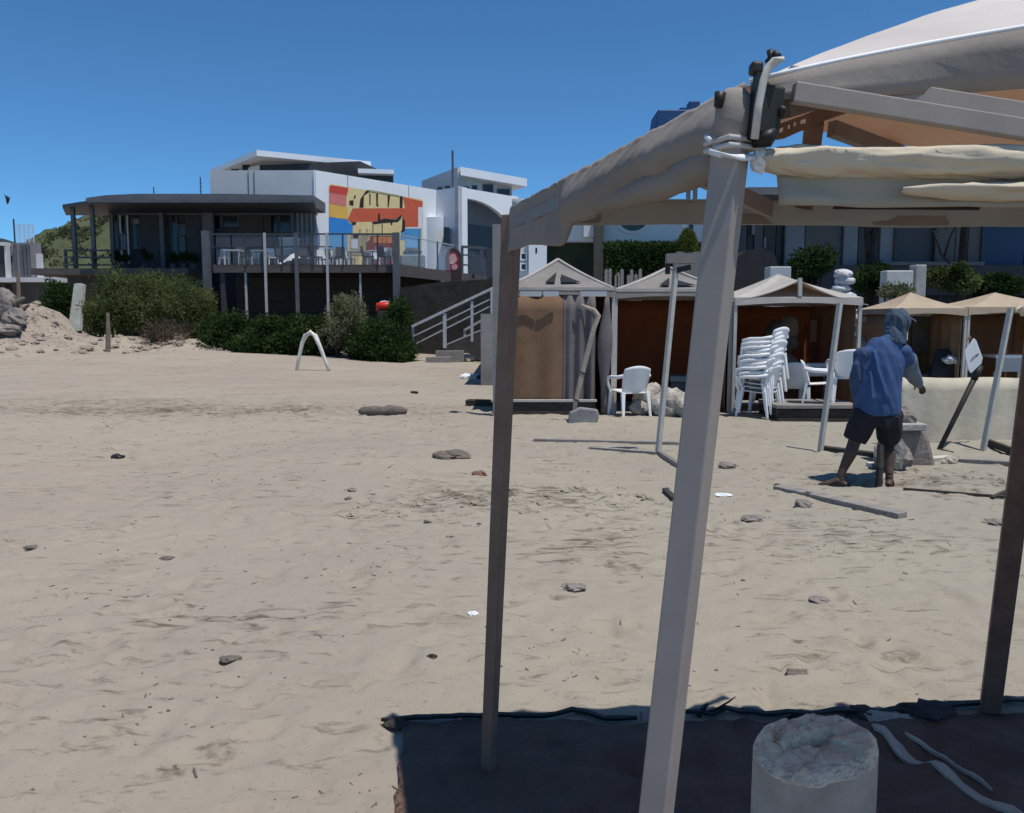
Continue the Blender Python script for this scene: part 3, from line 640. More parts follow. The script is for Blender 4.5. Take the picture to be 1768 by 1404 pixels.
def deckpost(px, w, ytop, m=M_MIDMET, Y=YD - .12, ybot=620):
    p = at(px, 470, Y); g = gh(p.x, Y) - .2; mb = MB(); mb.box((p.x - w/2, Y - w/2, g), (p.x + w/2, Y + w/2, at(px, ytop, Y).z)); return mb.build('post', m, dk)
deckpost(357.5, 0.30, 399); deckpost(684.5, 0.30, 402)
for px in (458.5, 565.5): deckpost(px, 0.10, 402, M_LIGHTMET)
for px in (424, 622): deckpost(px, 0.09, 466, M_LIGHTMET, YD + .15)
deckpost(512.5, 0.15, 402, M_MIDMET); deckpost(385, 0.2, 466, M_DARKMET, YD + .2)
zrl = at(500, 403, YD).z
mb = MB(); mb.box((x0 - .3, YD - .05, zrl - .07), (x1, YD + .0, zrl)); mb.build('top_rail', M_DARKMET, dk)
mb = MB(); mb.box((x0 - .3, YD - .045, ZD + (zrl - ZD) * .56), (x1 - 3, YD - .01, ZD + (zrl - ZD) * .56 + .05)); mb.build('mid_rail', M_DARKMET, dk)
edges = [372, 400, 424, 458, 487, 512, 540, 565, 592, 622, 652, 682]
for i in range(len(edges) - 1):
    a, b = at(edges[i] + 1.5, 430, YD).x, at(edges[i+1] - 1.5, 430, YD).x
    mb = MB(); mb.box((a, YD - .03, ZD + .05), (b, YD - .018, zrl - .09)); mb.build('glass_pane', M_RAILGLASS, dk)
    if i % 2 == 1: mb = MB(); mb.box((b + .01, YD - .06, ZD), (b + .08, YD + .01, zrl - .07)); mb.build('stanchion', M_DARKMET, dk)
sd = (D2 - Vector((x1, YD, 0))); sl = sd.length; sd.normalize()
for i, (t0, t1) in enumerate(((0.35, 2.0), (2.1, 3.9), (4.0, 5.8))):
    a = Vector((x1, YD, 0)) + sd * t0; b = Vector((x1, YD, 0)) + sd * t1
    mb = MB(); mb.bar((a.x, a.y, ZD + .7), (b.x, b.y, ZD + .7), 0.012, 1.25); mb.build('glass_pane', M_CLEARGLASS, dk)
    mb = MB(); mb.bar((b.x, b.y, ZD), (b.x, b.y, ZD + 1.45), 0.08, 0.08); mb.build('stanchion', M_MIDMET, dk)
    mb = MB(); mb.bar((a.x, a.y, ZD + 1.4), (b.x, b.y, ZD + 1.4), 0.05, 0.05); mb.build('rail', M_LIGHTMET, dk)
# dark space under the deck: boarded back wall
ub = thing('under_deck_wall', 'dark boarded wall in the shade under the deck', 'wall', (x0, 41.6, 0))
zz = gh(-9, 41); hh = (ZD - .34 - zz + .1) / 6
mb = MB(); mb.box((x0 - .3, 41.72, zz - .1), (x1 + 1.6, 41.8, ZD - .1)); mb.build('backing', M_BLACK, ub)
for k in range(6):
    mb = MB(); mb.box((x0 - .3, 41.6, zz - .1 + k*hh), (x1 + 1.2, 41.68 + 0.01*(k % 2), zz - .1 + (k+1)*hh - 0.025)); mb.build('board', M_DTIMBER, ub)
# sloping dark bank and shade wall right of the deck
sb = thing('dark_retaining_wall', 'dark sloping retaining wall below the deck behind the stair rail', 'wall', (at(770, 600, 36).x, 36, 0))
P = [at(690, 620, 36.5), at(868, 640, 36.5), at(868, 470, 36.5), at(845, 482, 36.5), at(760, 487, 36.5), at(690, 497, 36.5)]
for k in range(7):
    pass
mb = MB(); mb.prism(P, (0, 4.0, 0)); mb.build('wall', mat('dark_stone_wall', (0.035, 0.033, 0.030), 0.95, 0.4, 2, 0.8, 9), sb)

# red kayak-like drum under the deck
p = at(664, 530, 37.2); rb = thing('red_float', 'red plastic float lying in the shade under the deck', 'float', (p.x, 37.2, gh(p.x, 37.2)))
g0 = gh(p.x, 37.2); ztop = at(664, 522, 37.2).z; zb_ = at(664, 536, 37.2).z
mb = MB(); mb.tube([(p.x - .29, 37.2, zb_ - .02), (p.x - .27, 37.2, (ztop+zb_)/2), (p.x + .0, 37.2, (ztop+zb_)/2 + .01), (p.x + .24, 37.2, (ztop+zb_)/2), (p.x + .29, 37.2, (ztop+zb_)/2 - .03)], [0.12, 0.19, 0.2, 0.19, 0.12], 12, ref=(0,1,0)); mb.build('hull', mat('red_plastic', (0.65, 0.035, 0.02), 0.4, 0.1), rb, smooth=True)
mb = MB(); mb.tube([(p.x - .2, 37.2, (ztop+zb_)/2 + .19), (p.x, 37.2, ztop + .05), (p.x + .2, 37.2, (ztop+zb_)/2 + .19)], 0.03, 8); mb.build('handle', M_PLASTIC, rb)
mb = MB(); mb.box((p.x - .3, 37.0, g0 - .05), (p.x + .3, 37.4, zb_)); mb.build('plinth', M_DTIMBER, rb)

# ------------------------------------------------------------------ furniture
def chair_proto(name, m):
    """monobloc plastic armchair, local coords, facing -Y, base at z=0"""
    t = thing(name, 'white plastic garden armchair', 'chair', (0, 0, 0))
    mb = MB(); P = []
    for i in range(9):
        v = i / 8; row = []
        for j in range(9):
            u = j / 8 * 2 - 1
            row.append((u * (0.23 - 0.02 * v), -0.22 + 0.44 * v, 0.43 - 0.035 * v - 0.02 * (1 - u * u) * math.sin(math.pi * v)))
        P.append(row)
    mb.grid(P); mb.build('seat', m, t, smooth=True, solid=0.016, world=False)
    mb = MB(); P = []
    for i in range(11):
        v = i / 10; w = 0.215 + 0.03 * math.sin(v * math.pi * .8); row = []
        for j in range(11):
            u = j / 10 * 2 - 1
            row.append((u * w, 0.22 + 0.10 * v - 0.07 * u * u * (1 - .3 * v), 0.40 + 0.44 * v - 0.05 * v ** 3 * u * u))
        P.append(row)
    # fan of slots in the back
    vs = [p for r in P for p in r]; fs = []
    for i in range(10):
        for j in range(10):
            fs.append((i*11+j, i*11+j+1, (i+1)*11+j+1, (i+1)*11+j))
    mb.add(vs, fs); mb.build('backrest', m, t, smooth=True, solid=0.014, world=False)
    for sx in (-1, 1):
        for (y0, y1, yb) in ((-0.20, -0.25, -0.14), (0.20, 0.27, 0.12)):
            mb = MB(); mb.bar((sx*0.225, y0, 0.42), (sx*0.25, y1, 0.0), 0.07, 0.05, taper=0.6); mb.build('leg', m, t, bevel=0.006, world=False)
        mb = MB(); mb.tube([(sx*0.235, -0.22, 0.42), (sx*0.265, -0.25, 0.52), (sx*0.275, -0.24, 0.62), (sx*0.275, -0.12, 0.645), (sx*0.265, 0.08, 0.65), (sx*0.235, 0.25, 0.68)], [(0.022, 0.03)]*6, 8); mb.build('armrest', m, t, smooth=True, world=False)
    return t
CH = chair_proto('plastic_chair', M_PLASTIC); used = [False]
def put_chair(label, loc, rz, group=None, rx=0.0, ry=0.0, m=None, sc=1.0):
    o = copy_tree(CH)
    o['label'] = label; o['category'] = 'chair'
    if group: o['group'] = group
    o.location = loc; o.rotation_euler = (rx, ry, rz); o.scale = (sc,)*3
    return o

# simple deck chair / table for the far deck
def far_chair(px, Y, rz, label, m, s=1.0):
    p = at(px, 460, Y); z = ZD
    t = thing('deck_chair', label, 'chair', (p.x, Y, z), 'chairs on the far deck', rz)
    mb = MB(); mb.box((-.24, -.24, .42), (.24, .24, .47)); mb.build('seat', m, t, world=False)
    mb = MB(); mb.prism([(-.23, .22, .47), (.23, .22, .47), (.21, .3, .92), (-.21, .3, .92)], (0, .04, 0)); mb.build('backrest', m, t, world=False)
    for sx in (-1, 1):
        for sy in (-1, 1): mb = MB(); mb.bar((sx*.2, sy*.2, .42), (sx*.24, sy*.24, 0), .05, .05); mb.build('leg', m, t, world=False)
    t.scale = (s,)*3; return t
clab = ['chair on the deck under the leftmost windows', 'chair in front of the dark doorway on the deck', 'chair behind the rail beside the thin post', 'chair left of the white wall corner', 'chair at the white wall corner on the deck', 'chair in front of the blue painted wall', 'chair between the blue paint and cream house', 'chair in front of the dark red painted kiosk', 'chair next to the thick corner post', 'chair just behind the grey cover']
clab += ['dark chair under the white crates', 'dark chair beside the draped sheet', 'dark chair before the grey battens', 'dark chair against the blue paint', 'dark chair between the two deck tables', 'dark chair in front of the maroon paint', 'dark chair near the left end of the deck', 'dark chair close behind the thin middle post']
for i, (px, Y, rz) in enumerate(((388, 39.6, .2), (436, 40.0, -.4), (470, 39.4, .6), (528, 39.8, 2.8), (556, 40.2, .3), (580, 39.3, -2.6), (603, 39.9, 1.4), (648, 40.3, .1), (672, 39.6, 2.9), (700, 43.2, .8), (490, 38.7, 1.0), (530, 38.6, .4), (546, 39.0, 2.2), (588, 38.6, .2), (636, 38.7, 1.9), (664, 38.8, 2.6), (420, 38.7, .7), (575, 39.9, 1.2))):
    far_chair(px, Y, rz, clab[i] if i > 9 else ('white plastic ' if i % 3 else 'pale grey plastic ') + clab[i], M_DARKMET if i > 9 else (M_PLASTIC if i % 3 else M_GPLASTIC))
def far_table(px, Y, w, label, m):
    p = at(px, 460, Y); t = thing('deck_table', label, 'table', (p.x, Y, ZD), 'tables on the far deck')
    mb = MB(); mb.box((-w/2, -.4, .70), (w/2, .4, .75)); mb.build('tabletop', m, t, world=False)
    for sx in (-1, 1):
        for sy in (-1, 1): mb = MB(); mb.box((sx*w*.42-.035, sy*.32-.035, 0), (sx*w*.42+.035, sy*.32+.035, .70)); mb.build('leg', m, t, world=False)
far_table(618, 39.2, 0.95, 'white deck table in front of the cream painted house', M_PLASTIC); far_table(652, 39.0, 0.7, 'small white deck table before the dark red kiosk painting', M_PLASTIC)
far_table(450, 39.0, 0.7, 'pale table behind the rail under the dark windows', M_GPLASTIC); far_table(405, 38.8, 0.8, 'white table at the left end of the deck', M_PLASTIC)
# white crates stacked by the doorway
for k in range(3):
    p = at(501, 455, 40.6); w = 0.40; z = ZD + k * 0.50
    cr = thing('storage_crate', ['bottom', 'middle', 'top'][k] + ' white crate of the tall stack on the deck', 'crate', (p.x, 40.6, z), 'white crates stacked on the deck')
    mb = MB(); mb.box((-w, -.35, 0.0), (w, .35, 0.44)); mb.build('body', M_GPLASTIC, cr, world=False, bevel=.02)
    mb = MB(); mb.box((-w-.02, -.37, 0.44), (w+.02, .37, 0.495)); mb.build('lid', M_PLASTIC, cr, world=False)
# crumpled white tarpaulin over a dark bench
p = at(505, 458, 38.5)
tp = thing('draped_tarpaulin', 'crumpled white sheet thrown over a dark heap at the deck edge', 'sheet', (p.x, 38.5, ZD))
P = []
for i in range(14):
    row = []
    for j in range(22):
        u = j/21*2-1; v = i/13*2-1
        h = 0.55*math.exp(-(u*1.3)**2 - (v*1.1)**2) + 0.10*float(fbm(u*4, v*4, 3, 3))
        row.append((u*0.62 + .15*h, v*.3, max(0.012, h)))
    P.append(row)
mb = MB(); mb.grid(P); mb.build('sheet', M_PLASTIC, tp, smooth=True, solid=.01, world=False)
mb = MB(); mb.box((.05, -.34, 0), (.7, .25, .34)); mb.build('heap', M_DARKMET, tp, world=False, bevel=.06)
# grey covered barbecue at the deck corner
p = at(713, 465, 42.4)
bq = thing('covered_barbecue', 'grey covered barbecue by the blue painted patch', 'barbecue', (p.x, 42.4, ZD))
mb = MB(); mb.box((-.62, -.3, 0), (.62, .3, .82)); mb.build('cover', mat('grey_cover', (0.20, 0.215, 0.22), 0.8, 0.2, 3, 0.5, 8), bq, world=False, bevel=.06)
mb = MB(); mb.tube([(-.5, 0, .9), (-.3, 0, 1.02), (.25, 0, 1.03), (.45, 0, .92)], [.06, .16, .16, .08], 10, ref=(0,1,0)); mb.build('hood', M_BLACK, bq, world=False, smooth=True)
# dark round-topped board with pink picture near the gate
p = at(783, 470, 42.9)
sg = thing('arched_sign', 'dark round-topped sign board with pink and white picture beside the gate', 'sign', (p.x, 42.9, ZD - .45))
def archpoly(w, h, y): return [(-w, y, 0)] + [(w, y, 0)] + [(w*math.cos(a), y, h - w + w*1.15*math.sin(a)) for a in [math.pi*k/14 for k in range(15)]]
mb = MB(); mb.prism(archpoly(.42, 1.62, 0), (0, .06, 0)); mb.build('board', M_DARKBROWN, sg, world=False)
def blobpoly(cx, cz, rx, rz, y, n=14, s=0): return [(cx + rx*math.cos(2*math.pi*k/n)*(1+.15*math.sin(3*k+s)), y, cz + rz*math.sin(2*math.pi*k/n)) for k in range(n)]
for nm, c, args in (('picture_ground', (0.30, 0.03, 0.05), (0, 1.0, .3, .52, -.006)), ('picture_patch', (0.75, 0.42, 0.38), (-.02, 1.14, .2, .26, -.012, 14, 1)), ('picture_patch', (0.70, 0.34, 0.36), (.06, .72, .16, .16, -.012, 14, 2)), ('picture_patch', (0.78, 0.62, 0.55), (-.06, .92, .13, .06, -.018, 12, 0))):
    mb = MB(); mb.prism(blobpoly(*args), (0, .004, 0)); mb.build(nm, mat('sign_' + str(c[0]), c, 0.6, 0.2, 8), sg, world=False)
# steel gate
gt = thing('steel_gate', 'grey steel gate frame on the deck right of the arched sign', 'gate', (at(818, 480, 45.2).x, 45.2, ZD - .3))
def gp(px, py): return at(px, py, 45.2)
for nm, a, b, w in (('frame_bar', (798, 425), (798, 482), .14), ('frame_bar', (832, 432), (832, 488), .2), ('frame_bar', (798, 426), (840, 429), .16), ('crossbar', (798, 440), (832, 443), .1), ('crossbar', (798, 457), (832, 460), .1), ('crossbar', (795, 478), (832, 486), .16), ('upright', (810, 440), (810, 480), .06)):
    mb = MB(); mb.bar(gp(*a), gp(*b), w, w*.8); mb.build(nm, M_MIDMET, gt)
mb = MB(); mb.box((gp(840, 430).x, 45.2, ZD - 1.5), (gp(852, 430).x, 45.6, gp(850, 428).z)); mb.build('gate_post', mat('blue_grey_post', (0.06, 0.068, 0.085), 0.6, 0.2), gt)

# ------------------------------------------------------------------ ramp and stair with railing
st = thing('beach_ramp', 'dark ramp with pale steel handrail rising behind the tents', 'ramp', (at(712, 625, 31).x, 31, 0))
YR = 31.0
def rp_(px, py, Y=YR): return at(px, py, Y)
for (x, yt, yb, w) in ((713, 563, 624, .09), (768, 541, 601, .13), (815, 520, 590, .10), (852, 499, 640, .22)):
    mb = MB(); mb.bar(rp_(x, yb), rp_(x, yt), w, w); mb.build('baluster', M_LIGHTMET, st)
for nm, a, b, w in (('handrail', (711, 564), (852, 497), .14), ('rail', (713, 581), (852, 514), .07), ('rail', (713, 596), (852, 526), .07), ('far_rail', (802, 570), (850, 543), .13), ('far_rail', (771, 595), (850, 562), .09), ('far_rail_post', (802, 570), (803, 583), .1)):
    dy = 0 if 'far' not in nm else 1.1
    mb = MB(); mb.bar(rp_(*a, YR + dy - .02), rp_(*b, YR + dy - .02), w, w*.7); mb.build(nm, M_LIGHTMET, st)
P = [rp_(748, 622, YR + .9), rp_(852, 622, YR + .9), rp_(852, 566, YR + .9), rp_(772, 598, YR + .9)]
mb = MB(); mb.prism(P, (0, 2.4, 0)); mb.build('ramp_body', mat('ramp_concrete', (0.075, 0.07, 0.065), 0.9, 0.3, 2, 0.5, 10), st)
for i, (a, b, y0, y1) in enumerate(((735, 778, 617, 624), (752, 800, 606, 613))):
    q0, q1 = rp_(a, y1, YR - .9 + .5*i), rp_(b, y0, YR - .9 + .5*i)
    mb = MB(); mb.box((q0.x, q0.y, min(q0.z, gh(q0.x, q0.y)) - .1), (q1.x, q0.y + .5, q1.z)); mb.build('step', M_TIMBER, st)
# pale rubble at the foot of the ramp
def rockmesh(mb, c, r, seed, amp=.28):
    rg_ = random.Random(seed); ox = rg_.uniform(0, 50)
    def f(d): return 1 + amp * float(fbm(d.x*1.7 + ox + d.z, d.y*1.7 - d.z*1.3 + ox, 4, seed)) * 1.5
    mb.ball(c, r, 16, 10, 0, f); return mb
def rock(name, label, cat, px, py, w, h, m, seed, group=None, sink=.25, Y=None):
    p = onsand(px, py) if Y is None else at(px, py, Y)
    z = gh(p.x, p.y); t = MB(); rockmesh(t, (0, 0, 0), (w/2, w*.36, h/2), seed, .55)
    o = t.build(name, m, smooth=False); o.location = (p.x, p.y, z + h * (.5 - sink)); tag(o, label, cat, group); return o
rock('rubble_stone', 'pale rubble stone at the foot of the ramp', 'stone', 800, 624, .7, .35, M_CONCB, 3)
rock('rubble_stone', 'small white rubble lump on the lowest ramp step', 'stone', 795, 618, .3, .3, M_PLASTIC, 5)
mb = MB(); p = onsand(826, 654); mb.box((-.3, -.12, -.05), (.35, .25, .09)); o = mb.build('dark_slab', M_DTIMBER, bevel=.01); o.location = (p.x + .25, p.y, gh(p.x, p.y)); tag(o, 'short dark slab half hidden behind the near tent leg', 'slab')
rock('white_lump', 'white lump of plaster beside the short dark slab', 'lump', 811, 653, .45, .16, M_PLASTIC, 8)

# ------------------------------------------------------------------ far left terrace
tl = thing('concrete_terrace', 'grey concrete terrace wall with glass screen at the far left edge', 'terrace', (at(40, 560, 46).x, 46, 0))
YT = 46.0
panel(tl, 'ledge_slab', M_GREYW, -60, 110, 479, 487, YT - .4, 4)
panel(tl, 'retaining_wall', mat('brown_stain_wall', (0.10, 0.085, 0.08), 0.9, 0.35, 0.8, 0.5, 6), 24, 86, 487, 600, YT, 0.5)
panel(tl, 'retaining_wall', M_DARKWALL, 86, 125, 487, 600, YT + 1.0, 0.5)
panel(tl, 'wall', mat('mauve_concrete', (0.25, 0.24, 0.25), 0.9, 0.12, 0.8, 0.3, 10), 12, 62, 419, 479, YT + .6, 0.6)
for x in (24, 35, 41, 47): panel(tl, 'shutter_slat', M_MIDMET, x, x + 4.5, 422, 478, YT + .52, 0.06)
panel(tl, 'pillar', M_GREYW, 63, 70, 438, 480, YT + .2, 0.3)
panel(tl, 'pillar', M_GREYW, 8, 13, 420, 480, YT + .2, 0.3)
for x in (17, 17): pass
panel(tl, 'wall_opening', M_WINDOW, 16, 21, 441, 453, YT + .55, 0.03); panel(tl, 'wall_opening', M_WINDOW, 16, 21, 463, 474, YT + .55, 0.03)
panel(tl, 'side_building', M_DARKWALL, -60, 8, 420, 520, YT + .3, 2.0)
panel(tl, 'side_roof', M_GREYW, -60, 9, 418, 424, YT + .1, 2.4)
for a, b in ((26, 33), (34, 41), (42, 49), (50, 57)):
    panel(tl, 'glass_pane', M_CLEARGLASS, a, b, 387, 418, YT + .8, 0.02); panel(tl, 'glass_post', M_GREYW, b, b + 1, 386, 419, YT + .78, 0.05)
panel(tl, 'mast', M_DARKMET, 23, 25, 378, 420, YT + .6, 0.06)
for a in (92, 103): rr = panel(tl, 'plant_pot', M_GREYW, a, a + 6, 474, 479, YT, 0.2)
# leaning pale slab
g = gh(at(128, 570, 34.5).x, 34.5)
a, b, c, d = at(116, 566, 34.5), at(136, 572, 34.5), at(143, 492, 35.8), at(127, 490, 35.8)
a.z = min(a.z, g - .05); b.z = min(b.z, g - .05)
mb = MB(); mb.prism([a, b, c, c.lerp(d, .5) + Vector((0, 0, .06)), d], (0.05, .22, 0)); o = mb.build('leaning_slab', mat('lichen_concrete', (0.24, 0.25, 0.22), 0.95, 0.2, 3, 0.6, 12), bevel=.03); tag(o, 'pale concrete slab leaning against the dark hedge at left', 'slab')
# dark rocks and driftwood roots on the left edge
for k, (px, py, Y, w, h, lb) in enumerate(((8, 545, 33.0, 1.3, 1.2, 'tallest dark rock at the left edge of the sand mound'), (26, 560, 32.2, .9, .8, 'dark rock right of the tallest one on the sand mound'), (5, 575, 31.5, 1.2, .5, 'low dark rock at the lower left of the mound'))):
    p = at(px, py, Y); g = gh(p.x, Y); t = MB(); rockmesh(t, (0, 0, 0), (w/2, w*.4, h/2), 20+k, .4); o = t.build('dark_rock', M_ROCK); o.location = (p.x, Y, max(p.z, g + .1)); tag(o, lb, 'rock')
    base = g - .1; mbz = o.location.z
    o.location.z = g + h*.32
pr = at(35, 530, 33.0)
mb = MB(); g = gh(pr.x, 33.0)
mb.tube([at(0, 560, 33) , at(15, 540, 33), at(30, 522, 32.8), at(42, 514, 32.8)], [.22, .2, .15, .08], 8); mb.tube([at(28, 555, 32.6), at(35, 538, 32.6), at(50, 526, 32.6)], [.16, .12, .05], 8); mb.tube([at(6, 520, 33.2), at(10, 548, 33.2), at(18, 572, 33.0)], [.1, .16, .18], 8)
tag(blob(mb, 'driftwood_root', M_DRIFT, None, .05, 2, .08, 4), 'twisted grey driftwood roots on the sand mound at the left edge', 'driftwood')
# timber stakes
for (px, yt, yb, Y, w, lb) in ((185, 540, 583, 31.5, .1, 'weathered stake standing in the sand before the big bush'), (30, 470, 520, 45.3, .14, 'timber prop against the terrace wall at the left')):
    p = at(px, yb, Y); q = at(px + 1, yt, Y); p.z = min(p.z, gh(p.x, Y)) - .15; mb = MB(); mb.tube([p, p.lerp(q, .5) + Vector((.02, 0, 0)), q], [w, w*.9, w*.6], 7); tag(mb.build('timber_stake', M_TWIG), lb, 'stake')
# bird high at the left
p = at(13, 345, 60); bd = thing('flying_bird', 'small dark bird in the sky at the far left', 'bird', p)
mb = MB(); mb.tube([(-.02, 0, -.32), (0, 0, -.12), (.02, 0, .08), (0, 0, .2), (-.03, 0, .3)], [.03, .1, .11, .07, .02], 8); mb.build('body', M_BLACK, bd, world=False, smooth=True)
mb = MB(); mb.prism([(0, 0, .1), (-.13, .25, .12), (-.16, .6, .3), (-.02, .2, -.06)], (.02, 0, 0)); mb.build('wing', M_BLACK, bd, world=False)
mb = MB(); mb.prism([(0, 0, .1), (.1, -.25, .14), (.14, -.6, .32), (.02, -.2, -.06)], (.02, 0, 0)); mb.build('wing', M_BLACK, bd, world=False)

# ------------------------------------------------------------------ bushes on the left
def bush(name, label, cen, rad, n, size, m, seed, nclump=18, aspect=2.4, group='shrubs below the deck', shell=.45, stems=5, cat='bush'):
    g = gh(cen[0], cen[1]); t = thing(name, label, cat, (cen[0], cen[1], g), group)
    pts, nr = clump_points(cen, rad, n, nclump, shell, seed); ok = pts[:, 2] > g - .05
    leafmesh('crown', pts[ok], nr[ok], size, m, t, aspect, off=t.location)
    rr = random.Random(seed)
    for k in range(stems):
        x = cen[0] + rr.uniform(-.4, .4)*rad[0]; y = cen[1] - rad[1]*.3*rr.random()
        mb = MB(); mb.tube([(x, y, g - .2), (x + rr.uniform(-.1, .1), y, cen[2]*.5 + g*.5), (x + rr.uniform(-.4, .4)*rad[0]*.5, y, cen[2] + rad[2]*.5)], [.05, .04, .015], 6); mb.build('stem', M_BARK, t)
    return t
def bpx(px, py, Y, rx, ry): c = at(px, py, Y); return (c.x, Y, c.z), rx * Y / 1400, ry * Y / 1400
def bushpx(name, label, px, py, Y, rx, ry, n, size, m, seed, depth=1.3, **kw):
    c, rx_, ry_ = bpx(px, py, Y, rx, ry); return bush(name, label, c, (rx_, depth, ry_), n, size, m, seed, **kw)
bushpx('leafy_shrub', 'tall green shrub at the left end of the shrubbery', 196, 545, 36.0, 66, 86, 22000, .16, M_LEAF_M, 1, nclump=36, aspect=4.5)
bushpx('leafy_shrub', 'wide yellow-green shrub in front of the pavilion', 262, 545, 36.4, 84, 88, 30000, .16, M_LEAF_M, 2, nclump=44, aspect=4.5)
bushpx('leafy_shrub', 'yellow-green shrub beside the thick left deck post', 327, 555, 35.8, 68, 84, 22000, .16, M_LEAF_M, 3, nclump=36, aspect=4.5)
bushpx('dark_hedge', 'square dark hedge behind the leaning slab', 103, 525, 37.0, 28, 48, 5000, .15, M_LEAF_D, 4, cat='hedge')
bushpx('low_shrub', 'dark low shrub under the left part of the deck', 390, 590, 33.6, 78, 54, 16000, .15, M_LEAF_D, 5, nclump=26)
bushpx('low_shrub', 'dark low shrub under the middle of the deck', 468, 600, 32.6, 82, 54, 17000, .15, M_LEAF_D, 6, nclump=26)
bushpx('low_shrub', 'dark shrub left of the grey-green pointed shrub', 535, 590, 32.4, 56, 60, 13000, .15, M_LEAF_D, 7, nclump=20)
bushpx('pointed_shrub', 'grey-green pointed shrub standing in front of the deck', 598, 564, 31.2, 46, 66, 11000, .12, M_LEAF_P, 8, nclump=24, aspect=2.8)
bushpx('low_shrub', 'dense dark shrub between pointed shrub and stair rail', 655, 602, 30.6, 64, 52, 17000, .13, M_LEAF_D, 9, nclump=30)
bushpx('low_shrub', 'small dark shrub at the foot of the handrail', 697, 604, 30.5, 22, 38, 5000, .13, M_LEAF_D, 10)
bushpx('dry_brush', 'dry twiggy brush at the edge of the sand pile', 290, 578, 33.6, 60, 30, 3500, .16, leafmat('leaf_dry', (0.05, 0.04, 0.03), (0.15, 0.12, 0.09)), 12, aspect=6)
bushpx('low_shrub', 'dark shrub on the slope beside the retaining wall', 690, 545, 35.6, 26, 34, 4000, .14, M_LEAF_D, 13)
o = rock('dark_debris', 'dark weed clump on the pale sand pile at left', 'weed', 233, 590, 1.2, .4, M_DRIFT, 31)

# ------------------------------------------------------------------ houses behind the tents
YH = 30.0
h1 = thing('pale_house', 'pale grey house with round dark window and green base behind the tents', 'house', (at(1080, 470, YH).x, YH, PROM))
a, b, _, zt = prect(945, 1262, 354, 400, YH)
zm = at(1100, 417, YH).z
mb = MB(); mb.box((a, YH, zm), (b, YH + 8, zt)); mb.build('upper_wall', M_GREYW, h1)
mb = MB(); mb.box((a + .05, YH + .5, PROM), (b - .05, YH + 7.9, zm)); mb.build('lower_wall', mat('dark_green_wall', (0.035, 0.045, 0.026), 0.9, 0.25, 1.5, .3, 8), h1)
mb = MB(); mb.box((a - .3, YH - .4, zt), (b + .2, YH + 8.2, zt + .15)); mb.build('roof', M_ROOF, h1)
cx = at(1093, 371, YH); mb = MB(); mb.tube([(cx.x, YH - .05, cx.z), (cx.x, YH + .1, cx.z)], .70, 28); f = mb.build('round_window_frame', M_GREYW, h1)
mb = MB(); mb.tube([(cx.x, YH - .06, cx.z + .03), (cx.x, YH + .1, cx.z + .03)], .61, 28); mb.build('round_pane', mat('slate_pane', (0.05, 0.055, 0.06), .2, .1), f)
panel(h1, 'porch_column', mat('olive_grey_column', (0.085, 0.08, 0.07), .8, .2), 1026, 1042, 366, 490, YH - .6, .35)
panel(h1, 'white_pier', M_WHITE, 913, 944, 396, 500, YH - .4, .6)
panel(h1, 'number_mark', M_BLACK, 924.5, 927.5, 428, 437, YH - .41, .01)
panel(h1, 'side_wall', M_GREYW, 1008, 1026, 366, 409, YH - .3, .28)
panel(h1, 'dark_recess', M_WINDOW, 1190, 1197, 377, 396, YH - .03, .03); panel(h1, 'white_jamb', M_WHITE, 1178, 1186, 376, 392, YH - .06, .06)
for (x0, x1, y0, y1) in ((898, 904, 436, 450), (898, 904, 454, 468)): window(h1, x0, x1 + 6, y0, y1, YH - .2, fr=M_WHITE)
panel(h1, 'window_wall', M_GREYW, 893, 913, 395, 500, YH - .15, .5)
panel(h1, 'step_parapet', M_GREYW, 880, 912, 372, 398, YH + 1, .6)
# clipped hedge along its base
c = at(1115, 450, 28.6); hd = thing('clipped_hedge', 'long clipped green hedge along the base of the pale house', 'hedge', (c.x, 28.6, PROM))
n = 16000; rg = np.random.default_rng(9); xa, xb = at(1044, 450, 28.6).x, at(1190, 450, 28.6).x
zl, zh = PROM, at(1100, 419, 28.6).z
pts = np.stack([rg.uniform(xa, xb, n), 28.6 + rg.uniform(-.4, .4, n), zl + (zh - zl) * rg.random(n) ** .7], -1); pts[:, 2] += .06 * fbm(pts[:, 0] * 4, pts[:, 1] * 4, 3, 2)
leafmesh('foliage', pts, np.tile([0, -.6, .3], (n, 1)), .11, M_LEAF_D, hd, off=hd.location)
for x in np.linspace(xa + .2, xb - .2, 6): mb = MB(); mb.tube([(x, 28.6, PROM - .02), (x + .05, 28.6, zh - .3)], [.04, .02], 6); mb.build('stem', M_BARK, hd)
# pale broken pickets in front of the hedge
rr = random.Random(4)
for k in range(9):
    px = 1048 + k * 7 + rr.uniform(-2, 2); yt = 462 + rr.uniform(0, 14); Y = 26.0; p = at(px, 505, Y); q = at(px + rr.uniform(-1, 1), yt, Y)
    mb = MB(); mb.prism([(p.x - .055, Y, PROM), (p.x + .055, Y, PROM), (q.x + .05, Y, q.z - .05), (q.x, Y, q.z), (q.x - .05, Y, q.z - .06)], (0, .03, 0))
    o = mb.build('fence_picket', M_TIMBER); tag(o, ['leftmost', 'second', 'third', 'fourth', 'fifth', 'sixth', 'seventh', 'eighth', 'rightmost'][k] + ' pale picket from the left in front of the clipped hedge', 'picket', 'pickets in front of the hedge')
